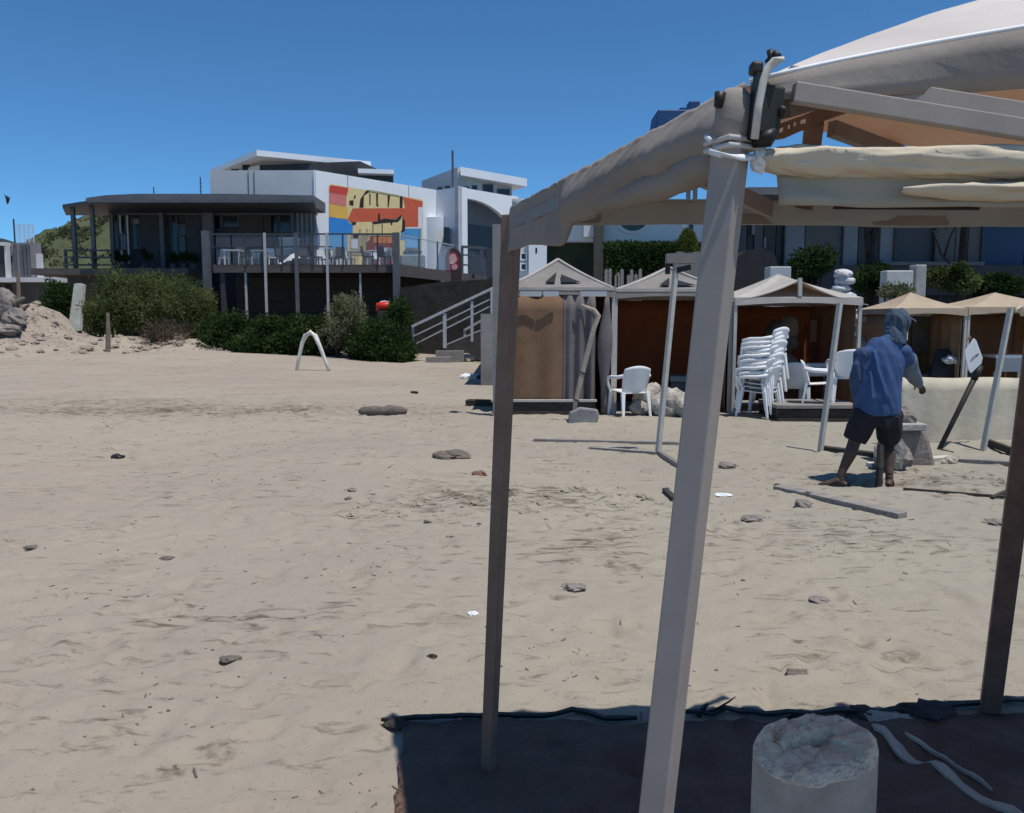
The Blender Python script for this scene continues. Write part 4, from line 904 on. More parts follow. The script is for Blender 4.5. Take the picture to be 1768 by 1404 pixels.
# topiary on a ledge
p = at(1187, 436, 27.0); tt = thing('topiary', 'clipped olive-green dome shrub standing on a grey ledge', 'shrub', (p.x, 27, PROM))
zb = at(1187, 436, 27).z; zt_ = at(1187, 394, 27).z
mb = MB(); mb.box((p.x - .42, 26.7, PROM), (p.x + .42, 27.3, zb)); mb.build('planter', M_GREYP, tt)
n = 5000; v = rg.normal(size=(n, 3)); v /= np.linalg.norm(v, axis=1)[:, None]; v[:, 2] = np.abs(v[:, 2]); pts = np.array([p.x, 27, zb - .02]) + v * np.array([.33, .33, zt_ - zb]) * rg.uniform(.75, 1.0, n)[:, None]
leafmesh('crown', pts, v, .07, M_LEAF_O, tt, off=tt.location)
mb = MB(); mb.ball((p.x, 27, zb + .28), (.26, .26, .42)); mb.build('inner_growth', M_LEAF_O, tt)
# blue water tank on a stand
tk = thing('water_tank', 'blue box water tank on a stand above the grey canopy edge', 'tank', (at(1168, 235, 34).x, 34, zt + .15))
p0, p1 = at(1130, 236, 34), at(1205, 189, 34)
M_BLUE = mat('blue_plastic', (0.018, 0.065, 0.18), .5, .15, 1)
mb = MB(); mb.prism([(p0.x - .05, 34, p0.z - .3), (p1.x + .3, 34, p0.z - .3), (p1.x + .3, 34, p1.z), (p0.x + .12, 34, p1.z)], (0, 1.6, 0)); mb.build('tank_body', M_BLUE, tk, bevel=.05)
q0, q1 = at(1190, 190, 34.3), at(1209, 174, 34.3); mb = MB(); mb.box((q0.x, 34.3, p1.z - .02), (q1.x, 34.9, q1.z)); mb.build('tank_lid', M_BLUE, tk, bevel=.04)
mb = MB(); mb.box((q0.x - .4, 34.2, p1.z - .01), (q0.x, 34.6, p1.z + .12)); mb.build('inlet', M_BLUE, tk)
for x in (p0.x + .2, p1.x): 
    for y in (34.1, 35.4): mb = MB(); mb.box((x - .08, y, zt + .15), (x + .08, y + .16, p0.z - .3)); mb.build('stand_leg', M_MIDMET, tk)

# glazed dark building on the right
h2 = thing('shaded_building', 'dark glazed building front in shade behind the right tents', 'building', (at(1520, 470, 31).x, 31, PROM))
YG = 31.0
a, b, _, _ = prect(1266, 2050, 380, 400, YG); ztop = at(1500, 352, YG).z
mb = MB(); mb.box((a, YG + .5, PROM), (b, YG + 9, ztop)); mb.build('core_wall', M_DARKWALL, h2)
mb = MB(); mb.box((a - .1, YG - 2.2, ztop), (b, YG + 9, ztop + .25)); mb.build('roof', M_ROOF, h2)  # unseen front overhang added to shade the facade
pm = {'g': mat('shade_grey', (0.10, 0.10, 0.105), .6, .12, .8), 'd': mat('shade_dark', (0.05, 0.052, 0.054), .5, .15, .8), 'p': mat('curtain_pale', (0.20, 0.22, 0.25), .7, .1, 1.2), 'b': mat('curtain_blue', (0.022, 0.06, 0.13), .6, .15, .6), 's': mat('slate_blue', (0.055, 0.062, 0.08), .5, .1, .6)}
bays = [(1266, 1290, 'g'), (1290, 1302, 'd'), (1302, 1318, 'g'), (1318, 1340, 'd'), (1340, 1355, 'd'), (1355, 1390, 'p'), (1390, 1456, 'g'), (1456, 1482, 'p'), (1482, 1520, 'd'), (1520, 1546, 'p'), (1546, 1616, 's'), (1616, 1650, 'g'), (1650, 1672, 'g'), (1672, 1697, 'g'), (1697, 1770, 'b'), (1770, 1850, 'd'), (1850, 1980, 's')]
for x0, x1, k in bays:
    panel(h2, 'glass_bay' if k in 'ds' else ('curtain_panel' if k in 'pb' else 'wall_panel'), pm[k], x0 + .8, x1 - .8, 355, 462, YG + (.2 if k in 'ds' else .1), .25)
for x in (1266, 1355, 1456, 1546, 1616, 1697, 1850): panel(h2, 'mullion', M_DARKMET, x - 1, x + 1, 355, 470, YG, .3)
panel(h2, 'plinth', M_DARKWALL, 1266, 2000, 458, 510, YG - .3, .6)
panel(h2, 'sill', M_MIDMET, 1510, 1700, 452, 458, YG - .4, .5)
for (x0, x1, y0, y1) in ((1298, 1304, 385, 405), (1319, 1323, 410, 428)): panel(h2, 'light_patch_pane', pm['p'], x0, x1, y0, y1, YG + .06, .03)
# round dark awning shape at its left end
mb = MB(); p = at(1300, 505, 27.5); P = [at(x, y, 27.5) for x, y in ((1262, 520), (1264, 470), (1272, 445), (1290, 432), (1318, 428), (1338, 440), (1345, 470), (1346, 520))]
for q in P: q.z = max(q.z, PROM)
mb.prism(P, (0, 1.5, 0)); tag(mb.build('dark_shelter', mat('charcoal_canvas', (0.025, 0.026, 0.028), .8, .2, 2)), 'dark round-topped canvas shelter left behind the gabled tent', 'shelter')
# tree trunks and shrubs of the promenade
def tree(label, Y, limbs, crown, m, seed):
    b0 = at(*limbs[0][0], Y); t = thing('promenade_tree', label, 'tree', (b0.x, Y, PROM), 'trees before the shaded building')
    mb = MB()
    for L in limbs:
        pts = [at(px, py, Y) for px, py in L[:-1]]
        if L is limbs[0]: pts[0].z = PROM - .05
        r0 = L[-1]; mb.tube(pts, [r0 * (1 - .5 * k / (len(pts)-1)) for k in range(len(pts))], 9)
    mb.build('trunk', M_BARK, t, smooth=True)
    c = at(*crown[0], Y); pts, nr = clump_points((c.x, Y, c.z), (crown[1], crown[1], crown[2]), 7000, 22, .4, seed); leafmesh('crown', pts, nr, .17, m, t, off=t.location)
tree('dark forked tree behind the middle of the tents', 24.0, [[(1503, 520), (1502, 460), (1505, 420), (1516, 372), .16], [(1503, 455), (1497, 400), (1499, 372), .12]], ((1515, 374), 1.0, .22), M_LEAF_D, 5)
tree('leaning dark tree trunk right of the forked tree', 25.0, [[(1658, 510), (1660, 465), (1665, 395), (1668, 372), .15], [(1640, 455), (1625, 440), (1612, 398), .04], [(1630, 445), (1640, 410), (1650, 390), .035]], ((1668, 374), 1.0, .22), M_LEAF_D, 6)
def pbush(label, px, py, Y, rx, ry, n, size, m, seed, cat='bush'):
    c = at(px, py, Y); t = thing('promenade_shrub', label, cat, (c.x, Y, PROM), 'shrubs along the promenade')
    pts, nr = clump_points((c.x, Y, c.z), (rx*Y/1400, .7, ry*Y/1400), n, 14, .35, seed); ok = pts[:, 2] > PROM; leafmesh('crown', pts[ok], nr[ok], size, m, t, off=t.location)
    for k in range(3): mb = MB(); mb.tube([(c.x + (k-1)*.15, Y, PROM - .03), (c.x + (k-1)*.3, Y, c.z)], [.04, .02], 6); mb.build('stem', M_BARK, t)
pbush('dark spiky shrub behind the gabled tent roof', 1402, 468, 24.5, 42, 46, 6000, .13, M_LEAF_D, 3)
pbush('dark shrub at the foot of the forked tree', 1510, 490, 23.5, 38, 40, 4500, .11, M_LEAF_D, 4)
pbush('bright leafy shrub behind the small beige tent', 1640, 488, 22.5, 46, 36, 7000, .11, M_LEAF_M, 5)
pbush('dark shrub with pale leaves at the right edge', 1720, 500, 23.0, 42, 32, 6000, .11, M_LEAF_D, 6)
pbush('trailing twiggy vine over the white block', 1545, 505, 21.6, 30, 18, 1200, .09, M_LEAF_P, 7, 'vine')
# white masonry pieces
def whiteblock(name, label, px0, px1, y0, Y, m=M_WHITE, th=.4, cat='block', rough=0):
    a, b, _, d = prect(px0, px1, y0, y0 + 40, Y); d = at(px0, y0, Y).z
    mb = MB(); mb.box((a, Y, PROM - .02), (b, Y + th, d)); return tag(mb.build(name, m, bevel=.03), label, cat)
whiteblock('white_block', 'white plastered block with vines on the promenade', 1530, 1577, 467, 22.0, mat('dull_plaster', (0.50, 0.49, 0.47), .9, .12, 3, .4, 15))  # block plaster toned down to mid grey
whiteblock('grey_pillar', 'grey fluted pillar right of the white plastered block', 1581, 1600, 457, 22.2, M_CONC, .4, 'pillar')
whiteblock('white_cabinet', 'white cabinet behind the gabled tent roof', 1329, 1366, 460, 22.4, M_GPLASTIC, .5, 'cabinet')
for k, (px, py, w) in enumerate(((1455, 475, 30), (1458, 488, 34), (1452, 500, 30), (1460, 512, 36), (1455, 524, 36), (1458, 536, 38))):
    p = at(px, py, 21.0); t = MB(); rockmesh(t, (0, 0, 0), (w*.0078, .22, .115), 60+k, .3); o = t.build('white_stone', mat('chalk_stone', (0.5, 0.5, 0.51), .9, .15, 4, .4, 20)); o.location = (p.x, 21.0, PROM + .1 + (5-k)*.185)
    tag(o, ['topmost', 'second highest', 'third highest', 'third lowest', 'second lowest', 'lowest'][k] + ' stone of the white stone stack behind the tents', 'stone', 'white stone stack')

# ------------------------------------------------------------------ row of tents
def sag(p, q, n, s):
    return [p.lerp(q, k/n) + Vector((0, 0, -s * math.sin(math.pi*k/n))) for k in range(n+1)]
def tent_roof(par, C, apex, m, hem=.13, belly=.07, name='roof'):
    """four sagging fabric triangles with a hem, one mesh"""
    mb = MB(); n = 10
    for i in range(4):
        p, q = C[i], C[(i+1) % 4]; rows = []
        mid = (p + q) / 2; out = (mid - Vector((apex.x, apex.y, mid.z))).normalized()
        e = [p.lerp(q, k/n) for k in range(n+1)]
        rows.append([v + Vector((0, 0, -hem * (1 - .35*math.sin(math.pi*k/n)))) + out*.02 for k, v in enumerate(e)])
        for s in range(n+1):
            f = s / n; rows.append([v.lerp(apex, f) + Vector((0, 0, -belly * math.sin(math.pi*f) * (.4 + .6*math.sin(math.pi*k/n)))) + out*.01*(1-f) for k, v in enumerate(e)])
        mb.grid(rows)
    return mb.build(name, m, par, smooth=False, solid=.012)
def fabric_wall(par, name, m, p, q, z0, z1, fold=.05, waves=5, seed=0, bot=0.0):
    p = Vector(p); q = Vector(q); t = (q - p); L = t.length; t.normalize(); nrm = Vector((t.y, -t.x, 0)); mb = MB(); P = []
    for i in range(9):
        v = i / 8; row = []
        for j in range(41):
            u = j / 40; d = fold * (1 - .6*v) * (math.sin(u*waves*2*math.pi + seed) + .5*math.sin(u*waves*4.7 + seed*2)) * .5
            b = p + t * (u*L) + nrm * d; row.append((b.x, b.y, z0 + (z1-z0)*v + bot*math.sin(u*9+seed)*(1-v)))
        P.append(row)
    mb.grid(P); return mb.build(name, m, par, smooth=True, solid=.008)
def tent(name, label, x0, x1, y0, y1, eave, apex_dx, apex_z, pole, roofm, walls, trusses=True):
    g = min(gh(x0, y0), gh(x1, y0)); t = thing(name, label, 'tent', ((x0+x1)/2, (y0+y1)/2, g), 'beach tents in a row')
    C = [Vector((x0, y0, eave)), Vector((x1, y0, eave)), Vector((x1, y1, eave)), Vector((x0, y1, eave))]
    apex = Vector(((x0+x1)/2 + apex_dx, (y0+y1)/2, apex_z))
    for c in C: mb = MB(); mb.bar((c.x, c.y, gh(c.x, c.y) - .12), (c.x, c.y, eave - .02), .05, .05); mb.build('pole', pole, t)
    for i in range(4): mb = MB(); a = C[i] + Vector((0,0,-.06)); b = C[(i+1)%4] + Vector((0,0,-.06)); mb.bar(a.lerp(b, .02), a.lerp(b, .98), .045, .06); mb.build('eave_bar', pole, t)
    for c in C: mb = MB(); mb.bar(c.lerp(apex, .02) - Vector((0,0,.08)), c.lerp(apex, .97) - Vector((0,0,.11)), .035, .05); mb.build('rafter', pole, t)
    tent_roof(t, [c + (c - Vector((apex.x, apex.y, c.z))) * .02 for c in C], apex, roofm)
    if roofm is M_GROOF:
        for i in range(4):
            a, b = C[i], C[(i+1) % 4]; o_ = Vector((0, -.03 if i == 0 else 0, .01))
            mb = MB(); mb.bar(a.lerp(b, -.01) + o_, a.lerp(b, 1.01) + o_, .03, .05); mb.build('eave_hem', M_LROOF, t)
            mb = MB(); pts = [a.lerp(apex, f) + Vector((0, 0, .018 - .028*math.sin(math.pi*f))) for f in [k/8 for k in range(9)]]; mb.tube(pts, .028, 8); mb.build('hip_piping', M_LROOF, t)
        F = lambda f, h: C[0].lerp(C[1], f).lerp(apex, h) + Vector((0, -.035, .025 - .05*math.sin(math.pi*h)))
        for f0, f1, f2, h0, h1 in ((.34, .46, .46, .25, .62), (.54, .78, .56, .25, .55)):
            mb = MB(); mb.prism([F(f0, h0), F(f1, h0), F(f2, h1)], (0, -.006, .004)); mb.build('roof_vent', M_BLACK, t)
    for w in walls:
        side, m, nm = w[0], w[1], w[2]
        P = {'back': (C[3], C[2], .03, 0), 'left': (C[0], C[3], .03, 0), 'right': (C[1], C[2], -.03, 0), 'front': (C[0], C[1], 0, .04)}[side]
        off = Vector((P[2], -.03 if side == 'front' else (.03 if side == 'back' else 0), 0))
        a, b = P[0], P[1]; f0, f1 = (w[3] if len(w) > 3 else (.02, .98))
        fabric_wall(t, nm, m, a.lerp(b, f0) + off*1.2, a.lerp(b, f1) + off*1.2, g + .02, eave - .1, w[4] if len(w) > 4 else .04, w[5] if len(w) > 5 else 4, len(w)*1.7)
    return t, C, apex
YA = 13.5
xA0, xA1 = at(868, 600, YA).x, at(1058, 600, YA).x; xB1 = at(1262, 600, YA).x
xC0, xC1 = at(1268, 600, YA - .1).x, at(1482, 600, YA - .1).x
eA = at(1000, 500, YA).z
tA, CA, apA = tent('closed_tent', 'brown walled tent closed at the front with pale pyramid roof', xA0, xA1, YA, YA + 2.0, eA, .05, at(960, 450, YA + 1).z, M_CREAMP, M_GROOF,
    [('front', M_BROWNC, 'front_wall', (.02, .56), .05, 2), ('front', M_GREYC, 'front_curtain', (.55, .84), .10, 3), ('right', M_GREYC, 'side_wall'), ('back', M_BROWNC, 'back_wall'), ('left', M_BROWNC, 'side_wall')])
mb = MB(); P = []
cx0 = at(1046, 600, YA - .08)   # gathered curtain tied to the right pole
for i in range(13):
    v = i/12; z = gh(xA1, YA) + .03 + (eA - .15) * v; r = .07 + .075*math.sin(math.pi*min(1, (1-v)*1.25))**2 - .03*v; P.append(((xA1 - .12 - .02*math.sin(v*4), YA - .02, z), (r, r*.8)))
mb.tube([p for p, r in P], [r for p, r in P], 14); mb.build('gathered_curtain', M_GREYC, tA, smooth=True)
mb = MB(); a, b = at(848, 690, YA - .15), at(1030, 692, YA - .15); mb.box((a.x, YA - .2, a.z - .035), (b.x, YA - .1, a.z)); mb.build('ground_bar', M_CREAMP, tA)
mb = MB(); mb.box((a.x + .02, YA - .17, gh(0, YA - .2) - .05), (b.x - .02, YA - .11, a.z - .035)); mb.build('sill_board', M_DTIMBER, tA)
for (x0, x1) in ((898, 935), (938, 965), (1002, 1048)): panel(tA, 'vent_strip', M_GPLASTIC, x0, x1, 503, 512, YA - .14, .02)
tB, CB, apB = tent('open_tent', 'open tent with red-brown walls behind the loose bracket pole', xA1 + .05, xB1, YA + .05, YA + 2.1, eA - .02, .1, at(1172, 463, YA + 1).z, M_CREAMP, M_GROOF,
    [('back', M_REDBR, 'back_wall', (.02, .98), .03, 3), ('left', M_REDBR, 'side_wall'), ('right', M_BROWNC, 'side_wall')])
eC = at(1370, 514, YA - .1).z
tC, CC, apC = tent('gabled_tent', 'open brown tent with pale gabled roof sheltering the white chairs', xC0, xC1, YA - .1, YA + 2.0, eC, .0, at(1380, 474, YA + 1).z, M_CREAMP, M_LROOF,
    [('back', M_REDBR, 'back_wall', (.02, .98), .03, 3), ('left', M_GREYC, 'side_wall'), ('right', M_BROWNC, 'side_wall')])
mb = MB(); mb.bar(at(1381, 512, YA - .12), at(1381, 480, YA - .12), .06, .05); mb.build('king_post', M_CREAMP, tC)
a0, a1, a2 = at(1262, 510, YA - .14), at(1381, 474, YA - .14), at(1500, 516, YA - .14)
for p, q in ((a0, a1), (a1, a2)): mb = MB(); mb.grid([[v + Vector((0, 0, s)) + Vector((0, (0.0 if s < 0 else 1.0), 0)) for v in sag(p, q, 10, .05)] for s in (-.10, 0.0)]); mb.build('gable_flap', M_LROOF, tC, solid=.015)
p = at(1400, 560, YA + 1.8)
panel(tC, 'wall_opening', M_TANC, 1399, 1413, 553, 590, YA + 1.7, .02); panel(tC, 'dark_flap', mat('dark_red_canvas', (0.06, 0.02, 0.015), .9, .2), 1418, 1446, 528, 612, YA + 1.6, .03)
xD0, xD1 = at(1555, 600, YA).x, at(1682, 600, YA).x; eD = at(1620, 532, YA).z
tD, CD, apD = tent('small_beige_tent', 'small beige tent with low pointed roof behind the cream barrier', xD0, xD1, YA + .3, YA + 1.7, eD, .0, at(1620, 505, YA + 1).z, M_CREAMP, M_BROOF,
    [('back', M_TANC, 'back_wall'), ('left', M_TANC, 'side_wall'), ('right', M_TANC, 'side_wall')])
tE, CE, apE = tent('edge_tent', 'beige tent cut off by the right edge of the picture', xD1 + .04, xD1 + 1.9, YA + .3, YA + 2.0, eD + .02, .0, at(1720, 505, YA + 1).z, M_CREAMP, M_BROOF,
    [('back', M_BROWNC, 'back_wall'), ('left', M_TANC, 'side_wall'), ('right', M_TANC, 'side_wall')])
# tall grey post beside the closed tent
p = at(858, 690, YA - .4); mb = MB(); mb.bar((p.x, YA - .4, -.2), (p.x, YA - .4, at(862, 388, YA - .4).z), .13, .11); tag(mb.build('tall_post', mat('tall_grey_post', (0.20, 0.20, 0.19), .7, .15, 4)), 'tall grey post just behind the near tent leg beside the closed tent', 'post')

# ------------------------------------------------------------------ things in and around the tents
# three loose frame poles standing in the sand
def loosepole(label, bx, by, tx, ty, lean, m=M_CREAMP, extra=None):
    b = onsand(bx, by); t = at(tx, ty, b.y + lean); o = thing('frame_pole', label, 'pole', (b.x, b.y, gh(b.x, b.y)), 'loose tent frame poles')
    d = (t - b).normalized(); mb = MB(); mb.bar(b - d*.15, t, .05, .05, roll=.5); mb.build('tube', m, o); return o, b, t
o, b, t = loosepole('loose pole with a bracket on top in front of the open red-brown tent', 1136, 783, 1168, 452, .0)
mb = MB(); mb.box((t.x - .12, t.y - .05, t.z - .02), (t.x + .20, t.y + .05, t.z + .09)); mb.build('bracket', M_GREYP, o)
mb = MB(); mb.bar((t.x - .1, t.y, t.z - .14), (t.x - .1, t.y, t.z - .02), .05, .05); mb.bar((t.x + .0, t.y, t.z - .1), (t.x + .16, t.y, t.z - .06), .06, .06); mb.build('bracket_arm', M_BLACK, o)
mb = MB(); g1 = onsand(1180, 812); mb.bar((b.x, b.y - .02, b.z + .02), (g1.x, g1.y, g1.z + .02), .05, .045); mb.build('foot_bar', M_GREYP, o)
o, b, t = loosepole('leaning loose pole left of the person in blue', 1416, 780, 1450, 524, .0)
o, b, t = loosepole('leaning loose pole at the right end of the cream barrier', 1697, 779, 1745, 532, .0)
mb = MB(); mb.tube([t + Vector((.04, 0, -.02)), t + Vector((.12, .02, 0)), t + Vector((.16, .03, -.09))], [.03, .04, .015], 8); mb.build('cloth_tie', M_CREAM, o, smooth=True)

# hoe-like tool standing upright
p = onsand(1005, 728)
tl_ = thing('long_hoe', 'long bent wooden-handled hoe with grey block head before the closed tent', 'tool', (p.x, p.y, gh(p.x, p.y)))
Yh = p.y
mb = MB(); pts = [at(x, y, Yh) for x, y in ((992, 712), (994, 692), (1004, 650), (1014, 610), (1026, 565), (1033, 545), (1026, 536), (1004, 527))]
for i in range(len(pts) - 1): pass
mb.tube(pts, [.03, .038, .042, .042, .04, .042, .036, .022], 10); mb.build('handle', mat('pale_ash_wood', (0.36, 0.30, 0.245), .8, .2, 6, .2, 40), tl_, smooth=True)
for y in (644, 691): q = at(1006 if y < 680 else 995, y, Yh); mb = MB(); mb.tube([q - Vector((.006, 0, .012)), q + Vector((.006, 0, .012))], .05, 12); mb.build('ferrule', M_DARKMET, tl_)
P = [at(x, y, Yh - .08) for x, y in ((981, 731), (1030, 732), (1035, 720), (1033, 708), (1002, 704), (984, 712))]
for q in P[:2]: q.z = gh(q.x, q.y) - .02
mb = MB(); mb.prism(P, (0, .16, 0)); mb.build('block_head', mat('cement_grey', (0.24, 0.235, 0.23), .95, .25, 8, .5, 40), tl_, bevel=.025)
# chair tipped in the open tent
p = at(1086, 705, YA - .2); put_chair('white plastic chair with grey seat turned away beside the tent pole', (p.x, YA - .2, gh(p.x, YA - .2)), 3.5, 'white plastic chairs', sc=1.0)
# pale sacks / rubble heap
for k, (px, py, w, h, r, lb) in enumerate(((1122, 715, .55, .60, .5, 'tall folded pale sack leaning beside the tipped chair'), (1160, 718, .62, .48, 0, 'bulky pale sack partly behind the near tent leg'), (1104, 717, .34, .26, .2, 'smallest pale sack at the left foot of the heap'), (1186, 720, .5, .36, -.2, 'dirty sack at the right foot of the heap'))):
    p = onsand(px, py); t = MB(); rockmesh(t, (0, 0, 0), (w/2, w*.34, h/2), 71+k, .42); o = t.build('cement_sack', M_SACK, smooth=(k % 2 == 0)); o.location = (p.x, p.y, gh(p.x, p.y) + h*.42); o.rotation_euler = (0, -r*.6, r); tag(o, lb, 'sack', 'pale sacks at the open tent')
# cool box behind the sacks
p = at(1185, 650, YA + .6); cb = thing('cool_box', 'blue-grey cool box with lid inside the open red-brown tent', 'cool box', (p.x, YA + .6, gh(p.x, YA + .6)))
z0 = gh(p.x, YA + .6); zt0 = at(1185, 648, YA + .6).z
mb = MB(); mb.box((p.x - .3, YA + .4, z0), (p.x + .3, YA + .8, zt0 - .1)); mb.build('body', M_DARKMET, cb, bevel=.02)
mb = MB(); mb.box((p.x - .32, YA + .38, zt0 - .1), (p.x + .32, YA + .82, zt0)); mb.build('lid', mat('blue_grey_plastic', (0.14, 0.17, 0.18), .5, .1), cb, bevel=.02)
# stack of chairs
Yc = YA - .55; p = at(1312, 700, Yc); g = gh(p.x, Yc)
for k in range(10):
    put_chair(['bottom chair of the tall stack of white chairs', 'lowest but one chair of the white stack', 'middle chair of the white stack', 'third chair from the bottom of the white stack', 'fourth chair from the bottom of the white stack', 'fifth chair from the bottom of the white stack', 'fourth chair from the top of the white stack', 'third chair from the top of the white stack', 'second chair from the top of the white stack', 'topmost chair of the tall white stack'][k], (p.x - .03 + .012*k + .02*math.sin(k*2.3), Yc + .012*k, g + .066*k), 4.0 + .11*math.sin(k*1.9), 'stacked white chairs')
p = at(1368, 690, YA - .1 + .5); put_chair('pale plastic chair just right of the chair stack', (p.x, YA + .4, gh(p.x, YA + .4)), 2.9, 'white plastic chairs')
p = at(1412, 692, YA - .7); put_chair('small white armchair facing right beside the leaning pole', (p.x, YA - .7, gh(p.x, YA - .7) + .205), 1.2, 'white plastic chairs', sc=.86)
p = at(1462, 692, YA - .4); put_chair('white chair with slotted back just left of the person', (p.x, YA - .4, gh(p.x, YA - .4) + .205), 2.95, 'white plastic chairs', sc=1.05)
# white table behind
p = at(1405, 640, YA + .9); tb_ = thing('plastic_table', 'white plastic table inside the gabled tent', 'table', (p.x, YA + .9, gh(p.x, YA + .9)), rz=.1)
mb = MB(); mb.box((-.42, -.35, .70), (.42, .35, .74)); mb.build('tabletop', M_PLASTIC, tb_, world=False, bevel=.01)
mb = MB(); mb.box((-.40, -.34, .60), (.40, -.32, .70)); mb.build('apron', M_PLASTIC, tb_, world=False)
for sx in (-1, 1):
    for sy in (-1, 1): mb = MB(); mb.bar((sx*.36, sy*.28, .7), (sx*.38, sy*.3, 0), .06, .06); mb.build('leg', M_PLASTIC, tb_, world=False)
mb = MB(); mb.box((-.3, -.15, 0), (.25, .15, .07)); o = mb.build('white_box', M_PLASTIC, bevel=.01); o.location = (p.x, YA + .85, gh(p.x, YA + .9) + .745); tag(o, 'flat white box lying on the plastic table', 'box')
# brown bundle on the chairs
p = at(1352, 600, YA + .75); bn = thing('brown_bundle', 'dark brown bundle of cushions piled behind the chair stack', 'bundle', (p.x, YA + .75, gh(p.x, YA + .75)))
for k, (px, py, w, h, r) in enumerate(((1338, 572, .16, .34, .5), (1362, 565, .16, .30, -.35), (1350, 590, .3, .3, 0), (1350, 630, .3, .36, .1), (1352, 672, .34, .40, 0))):
    c = at(px, py, YA + .75); t = MB(); rockmesh(t, (0, 0, 0), (w, .17, h*.62), 90+k, .25); oo = t.build('cushion', mat('brown_cushion%d' % (k % 2), (0.09 + .07*(k % 2), 0.06 + .05*(k % 2), 0.045 + .03*(k % 2)), .95, .4, 9, .5, 30), bn, world=False, smooth=True)
    oo.location = c - bn.location; oo.rotation_euler = (0, r, 0)
# dark timber platform with planks
Yp = YA - 1.1; pf = thing('timber_platform', 'low dark timber platform under the white armchairs', 'platform', (at(1420, 720, Yp).x, Yp, 0))
a, b, z0, z1 = prect(1341, 1492, 700, 728, Yp); z0 = gh((a+b)/2, Yp) - .05
for k in range(4): mb = MB(); mb.box((a + .01*k, Yp + k*.27, z1 - .05), (b - .02*(k % 2), Yp + k*.27 + .25, z1)); mb.build('plank', M_TIMBER, pf)
for k in range(2): mb = MB(); h_ = (z1 - .055 - z0)/2; mb.box((a + .03, Yp + .02 + .01*k, z0 + k*h_), (b - .03, Yp + 1.0, z0 + (k+1)*h_ - .012)); mb.build('riser_board', M_DTIMBER, pf)
# rubble wall between the tents
for k, (px, py, w, h, lb) in enumerate(((1500, 552, .55, .2, 'topmost flat slab'), (1515, 572, .6, .24, 'dark second slab'), (1496, 590, .62, .2, 'third slab'), (1515, 608, .7, .26, 'fourth slab'), (1500, 632, .75, .34, 'fifth slab'), (1508, 668, .85, .55, 'lowest big slab'))):
    pz = [1.64, 1.42, 1.20, .98, .72, .30][k]; X = at(px, py, 15.2).x; t = MB(); rockmesh(t, (0, 0, 0), (w*.62, .32, h*.62), 110+k, .3); o = t.build('stone_slab', M_CONC if k != 1 else M_ROCK); o.location = (X, 15.2, pz + gh(X, 15.2) - .02); tag(o, lb + ' of the stone pile between the tents', 'stone', 'stone pile between the tents')
# things inside the beige tents, seen over the barrier
Yd = YA + .9; M_CHAR = mat('charcoal_cloth', (0.03, 0.03, 0.033), .9, .3, 6)
p = at(1605, 645, Yd); mb = MB(); mb.box((-.42, -.2, 0), (.42, .2, .62)); o = mb.build('dark_cabinet', M_DARKMET, bevel=.02); o.location = (p.x - .05, Yd, gh(p.x, Yd)); tag(o, 'dark cabinet inside the small beige tent', 'cabinet')
p = at(1640, 630, Yd - .2)
dt = thing('dark_tarp_heap', 'black tarpaulin heap inside the small beige tent', 'heap', (p.x, Yd - .25, gh(p.x, Yd)))
t = MB(); rockmesh(t, (0, 0, .5), (.42, .2, .62), 130, .3); t.build('tarp', M_CHAR, dt, world=False)
for k, (dx, z, w) in enumerate(((-.13, .88, .12), (.08, .86, .16), (.2, .80, .1))): t = MB(); rockmesh(t, (0, 0, 0), (w, .08, .07), 140+k, .4); q = t.build('pale_cup', M_GPLASTIC, dt, world=False); q.location = (dx, -.2, z)
panel(tD, 'hanging_sheet', mat('olive_sheet', (0.10, 0.09, 0.075), .9, .2), 1575, 1625, 545, 610, Yd + .5, .02); panel(tD, 'pale_hem', M_GPLASTIC, 1568, 1628, 540, 546, Yd + .45, .03)
p = at(1735, 640, YA + .9); tE_t = thing('edge_table', 'pale table inside the tent at the right edge', 'table', (p.x, YA + .9, gh(p.x, YA + .9)))
mb = MB(); mb.box((-.35, -.3, .90), (.6, .3, .95)); mb.build('tabletop', M_PLASTIC, tE_t, world=False)
mb = MB(); mb.box((-.33, -.28, .66), (.58, -.26, .90)); mb.build('apron', M_GPLASTIC, tE_t, world=False)
for x in (-.3, .12, .55): mb = MB(); mb.box((x - .025, -.25, 0), (x + .025, -.2, .66)); mb.build('leg', M_PLASTIC, tE_t, world=False)
mb = MB(); mb.box((.5, .2, 0), (.55, .25, .9)); mb.build('leg', M_PLASTIC, tE_t, world=False)

# ------------------------------------------------------------------ cream barrier
YB = 10.0
a = at(1548, 700, YB).x; zt2 = at(1650, 652, YB).z
br = thing('cream_barrier', 'long cream canvas barrier standing on the sand behind the person', 'barrier', ((a + 8.6)/2, YB, 0))
mb = MB(); P = []
for i in range(7):
    v = i/6; P.append([Vector((a + (8.6 - a)*j/40, YB + .02*math.sin(j*.9) * (1-v) + .012*math.sin(j*2.3)*v - .05*(1-v), -.1 + (zt2 + .1)*v + .006*math.sin(j*.7)*v)) for j in range(41)])
mb.grid(P); mb.build('canvas', clothmat('barrier_canvas', (0.60, 0.545, 0.43), (.4, .3, .2), .15), br, smooth=True, solid=.03)
for x in (a + .06, a + 1.35, a + 2.65, 8.4): mb = MB(); mb.box((x - .03, YB + .06, -.15), (x + .03, YB + .12, zt2 - .01)); mb.build('stake', M_TIMBER, br)
